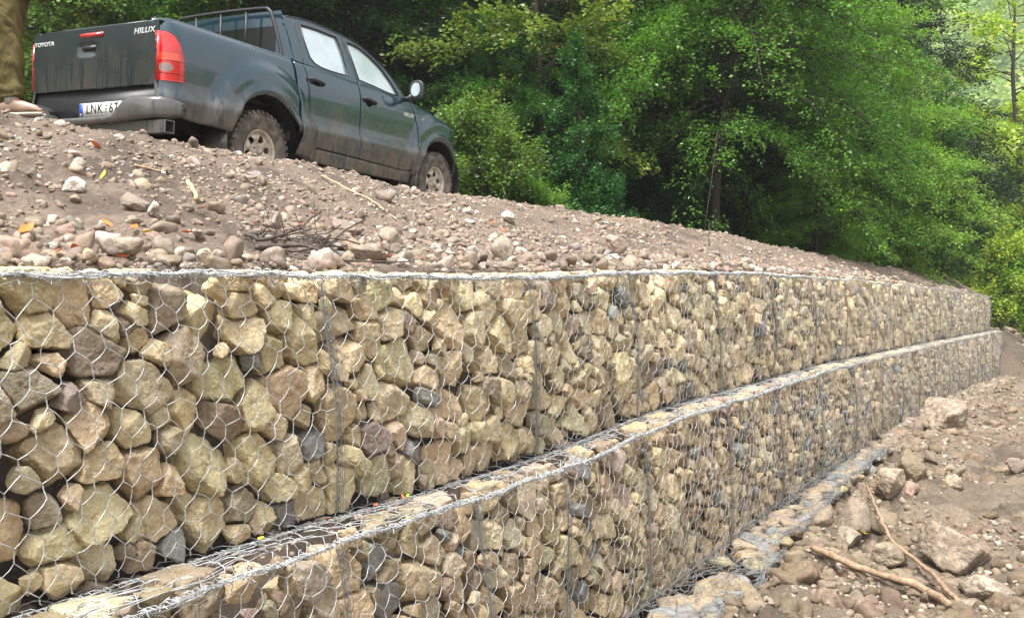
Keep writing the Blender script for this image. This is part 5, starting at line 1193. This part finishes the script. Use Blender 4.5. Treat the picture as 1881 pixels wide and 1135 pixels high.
    tint[cl] *= np.array([1.35, 1.12, .8]); tint[au] *= np.array([2.4, 1.25, .8]); return tr, V, Fc, np.repeat(tint, 4, 0)
PROTO = {}
def proto(name, *a, **k): PROTO[name] = crown_tree(*a, **k); print(name, len(PROTO[name][2]))
proto('big', 11, 11.0, .5, 4.2, 230, .078, 150000, trunk_r=.15, droop=.42)
proto('dense', 12, 8.5, .3, 3.3, 160, .072, 95000, trunk_r=.11, droop=.4)
proto('slim', 13, 9.0, .5, 1.6, 90, .095, 26000, layered=False, autumn=.012, trunk_r=.10)
proto('airy', 14, 8.0, 2.4, 2.6, 46, .10, 13000, autumn=.012, trunk_r=.10)
proto('ivy', 15, 6.0, .1, 1.1, 110, .085, 24000, layered=False, trunk_r=.16, autumn=.008)
proto('shrub', 16, 1.9, .05, 1.25, 70, .065, 20000, layered=False, autumn=.008, trunk_r=.03)
proto('low', 17, 1.1, .02, 1.1, 60, .055, 14000, layered=False, autumn=.008, trunk_r=.02)
proto('spread', 18, 11.0, 2.5, 4.6, 200, .08, 140000, trunk_r=.13, droop=.5, lean=(1.6, -.3), autumn=.01)
_used = {}
def tree(kind, px, Y, size, label, col, rot=None, cat='tree', name='tree', zoff=0., py=None, sxy=1.0, group=None):
    x = (px - CX) / F * Y; z = float(ground_z(x, Y)) + zoff if py is None else (HY - py) / F * Y
    root = thing(name, label, cat, (x, Y, z - .05), (0, 0, rot if rot is not None else random.uniform(0, 6.28)), group); root.scale = (size * sxy, size * sxy, size)
    tr, V, Fc, ti = PROTO[kind]
    if kind not in _used:
        a = tr.build('trunk', M_BARK, root); b = mk('crown', V, Fc, M_LEAF, root, smooth=False, tint=ti); _used[kind] = (a, b)
    else:
        a, b = [o.copy() for o in _used[kind]]
        for o in (a, b): COL.objects.link(o); o.parent = root
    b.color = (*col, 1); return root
DG, MG, BG, YG, OG = (.020, .062, .010), (.05, .145, .018), (.15, .30, .035), (.32, .44, .07), (.15, .21, .04)  # darkest green carries the wood's shade, palest the haze at the right
# --- the wood behind the truck, front row
tree('dense', 90, 19, .95, 'pale green bushy tree behind the tailgate at the left edge', (.16, .27, .06))
tree('dense', 300, 21, 1.0, 'yellowing tree showing above the truck bed', (.16, .20, .03))
tree('dense', 470, 19.5, 1.0, 'mid green tree right behind the cab roof', (.09, .19, .03))
tree('big', 640, 20.5, .95, 'broad shade-dark green tree above the truck bonnet', DG)
tree('big', 800, 23, 1.0, 'dark layered tree between the mirror and the twin trunks', DG)
tree('airy', 990, 18.5, .95, 'slender tree with sparse olive leaves in front of the dark wood', OG)
tree('big', 1120, 22, 1.0, 'tall dark tree with brown twin trunks at the top centre', (.016, .05, .010))  # leaf colour darkened for the shaded middle of the wood
tree('dense', 930, 18.5, .55, 'small hornbeam with low fan shaped branches beyond the bank', MG, name='young_tree')
tree('ivy', 1060, 16.2, .62, 'ivy clad stump just past the crest of the bank', (.035, .11, .025), name='ivy_stump', cat='ivy stump')
tree('spread', 1310, 19.5, .95, 'large spreading hornbeam with bright layered branches over a dark hollow', (.085, .20, .024), rot=-.2, sxy=.88)
tree('big', 1430, 24, .90, 'broad tree with orange tinged twigs at the gap in the wood', (.09, .21, .028), rot=2.5, sxy=.85)
tree('dense', 1290, 24, 1.1, 'deep shaded tree behind the spreading hornbeam', DG)
tree('dense', 1500, 21, .48, 'low lime green sapling by the end of the bank', BG, name='young_tree')
tree('slim', 1735, 25, .58, 'narrow dark green tree standing alone near the right', (.06, .16, .035), name='young_tree')
tree('dense', 1610, 25, .85, 'yellowing tree with brown tinted leaves left of the lone narrow one', (.17, .31, .045))
tree('ivy', 1790, 32, .75, 'ivy covered trunk in the thicket behind the wall end', (.09, .2, .045), name='ivy_tree', cat='ivy clad tree')
tree('ivy', 1850, 34, .9, 'leafy ivy column at the right edge of the frame', (.14, .27, .06), name='ivy_tree', cat='ivy clad tree')
tree('airy', 1868, 34, 1.55, 'airy yellow green acacia with a dark trunk at the top right', (.34, .46, .06), rot=1.2, sxy=.9)
tree('dense', 1900, 40, 1.05, 'haze-pale lime tree behind the acacia', YG)
tree('dense', 1800, 46, 1.0, 'haze-pale green tree seen through the gap in the wood', YG)
tree('dense', 1700, 44, .9, 'hazy green tree low in the gap', YG)
tree('dense', 1930, 33, .85, 'bright green tree cut by the right edge', YG)
# --- second and third rows
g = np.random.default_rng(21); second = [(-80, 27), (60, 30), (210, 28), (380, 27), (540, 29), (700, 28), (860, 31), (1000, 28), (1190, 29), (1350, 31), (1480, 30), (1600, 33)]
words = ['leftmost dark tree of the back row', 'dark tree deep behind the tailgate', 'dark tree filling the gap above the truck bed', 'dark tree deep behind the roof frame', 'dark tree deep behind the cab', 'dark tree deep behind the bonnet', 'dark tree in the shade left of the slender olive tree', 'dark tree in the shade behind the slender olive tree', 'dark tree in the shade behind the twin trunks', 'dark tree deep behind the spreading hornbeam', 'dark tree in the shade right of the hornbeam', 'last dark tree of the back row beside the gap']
for (px, Y), w_ in zip(second, words): tree('big', px, Y, g.uniform(1.0, 1.2), w_, (.008, .028, .006), group='dark trees of the back row')  # near-black leaf colour stands in for deep shade inside the wood
# --- undergrowth
tree('shrub', 875, 14.6, .95, 'round shrub with tangled vines in front of the truck bonnet', (.10, .17, .035), name='shrub', cat='shrub')
tree('shrub', 830, 15.4, .95, 'leafy bush rising beside the truck headlight', BG, name='shrub', cat='shrub')
tree('shrub', 945, 15.2, .55, 'low bush on the crest past the tangled shrub', MG, name='shrub', cat='shrub')
tree('low', 985, 15.0, .7, 'small weedy bush on the crest of the bank', BG, name='shrub', cat='shrub')
tree('shrub', 1090, 16.0, .7, 'ivy bush at the foot of the ivy clad stump', (.035, .12, .03), name='shrub', cat='shrub')
tree('shrub', 1240, 19, .8, 'shaded bush under the spreading hornbeam', DG, name='shrub', cat='shrub')
tree('shrub', 1400, 22, .9, 'shaded bush low behind the far crest', MG, name='shrub', cat='shrub')
tree('shrub', 1560, 25, 1.2, 'green bush where the bank meets the wood', MG, name='shrub', cat='shrub')
tree('shrub', 1680, 28, 1.2, 'bush behind the last baskets', MG, name='shrub', cat='shrub')
tree('shrub', 1850, 29.8, 1.25, 'bright yellow green bush above the dark earth at the right edge', (.32, .42, .06), name='shrub', cat='shrub', py=585)
tree('shrub', 1800, 33, 1.1, 'dull green bush behind the rounded end of the wall', (.10, .18, .03), name='shrub', cat='shrub', py=560)
tree('low', 1835, 29.5, 1.1, 'tangle of grass and weeds at the wall end', (.16, .22, .05), name='weed_clump', cat='weeds', py=600)
tree('shrub', 1910, 30, 1.6, 'leafy bush just outside the right edge of the wall end', BG, name='shrub', cat='shrub', py=620)
# --- hills far behind
def hill():
    xs = np.linspace(-160, 260, 150); ys = np.linspace(75, 330, 90); X, Y = np.meshgrid(xs, ys, indexing='ij')
    Z = -4 + 62 * sstep(80, 240, Y + .25 * X) * (1 + .12 * n2(X, Y, 70, 3, 2)) + 2.2 * np.abs(n2(X, Y, 6, 5, 3)); V = np.stack([X, Y, Z], -1).reshape(-1, 3)
    tag(mk('hill', V, gridF(150, 90), flat('hill_green', (.07, .13, .03), .9)), kind='structure')
    g = np.random.default_rng(8); mb_V, mb_T = [], []; n = 1500; hx = g.uniform(-40, 190, n); hy = g.uniform(80, 235, n); 
    hz = -4 + 62 * sstep(80, 240, hy + .25 * hx) * (1 + .12 * n2(hx, hy, 70, 3, 2)); Vs, Fs, Ts = [], [], []; off = 0
    for i in range(n):
        r = g.uniform(2.4, 4.2); m = 150; U = g.normal(size=(m, 3)); U /= np.linalg.norm(U, axis=1)[:, None]; U[:, 2] = np.abs(U[:, 2]); P = np.array([hx[i], hy[i], hz[i] + r * .8]) + U * r * g.uniform(.75, 1.08, (m, 1)) * [1, 1, 1.15]
        V, Fc = leaves(P, U, np.full(m, .85) * g.uniform(.6, 1.3, m), g, .5); Vs.append(V); Fs.append(Fc + off); off += len(V); w = g.uniform(.7, 1.3) * np.array([1, 1, 1]) * (np.array([1.5, 1.15, .8]) if g.uniform() < .15 else 1); Ts.append(np.tile(w, (len(V), 1)))
    o = mk('hillside_wood', np.concatenate(Vs), np.concatenate(Fs), M_LEAF, smooth=False, tint=np.concatenate(Ts)); o.color = (.30, .40, .18, 1); tag(o, kind='stuff')  # pale leaf colour adds haze to the far slope
hill()
# ------------------------------------------------------------------ damp air
def haze():
    m = bpy.data.materials.new('haze'); m.use_nodes = True; nt = m.node_tree; nt.nodes.clear()
    out = nt.nodes.new('ShaderNodeOutputMaterial'); v = nt.nodes.new('ShaderNodeVolumePrincipled'); v.inputs['Color'].default_value = (.93, .96, .97, 1); v.inputs['Density'].default_value = .0009; v.inputs['Anisotropy'].default_value = .25
    lk(nt, v.outputs[0], out.inputs['Volume'])
    V, Fc = box(-420, 520, -300, 640, -10, 85); o = mk('haze', V, Fc, m, smooth=False); tag(o, kind='stuff')
haze()
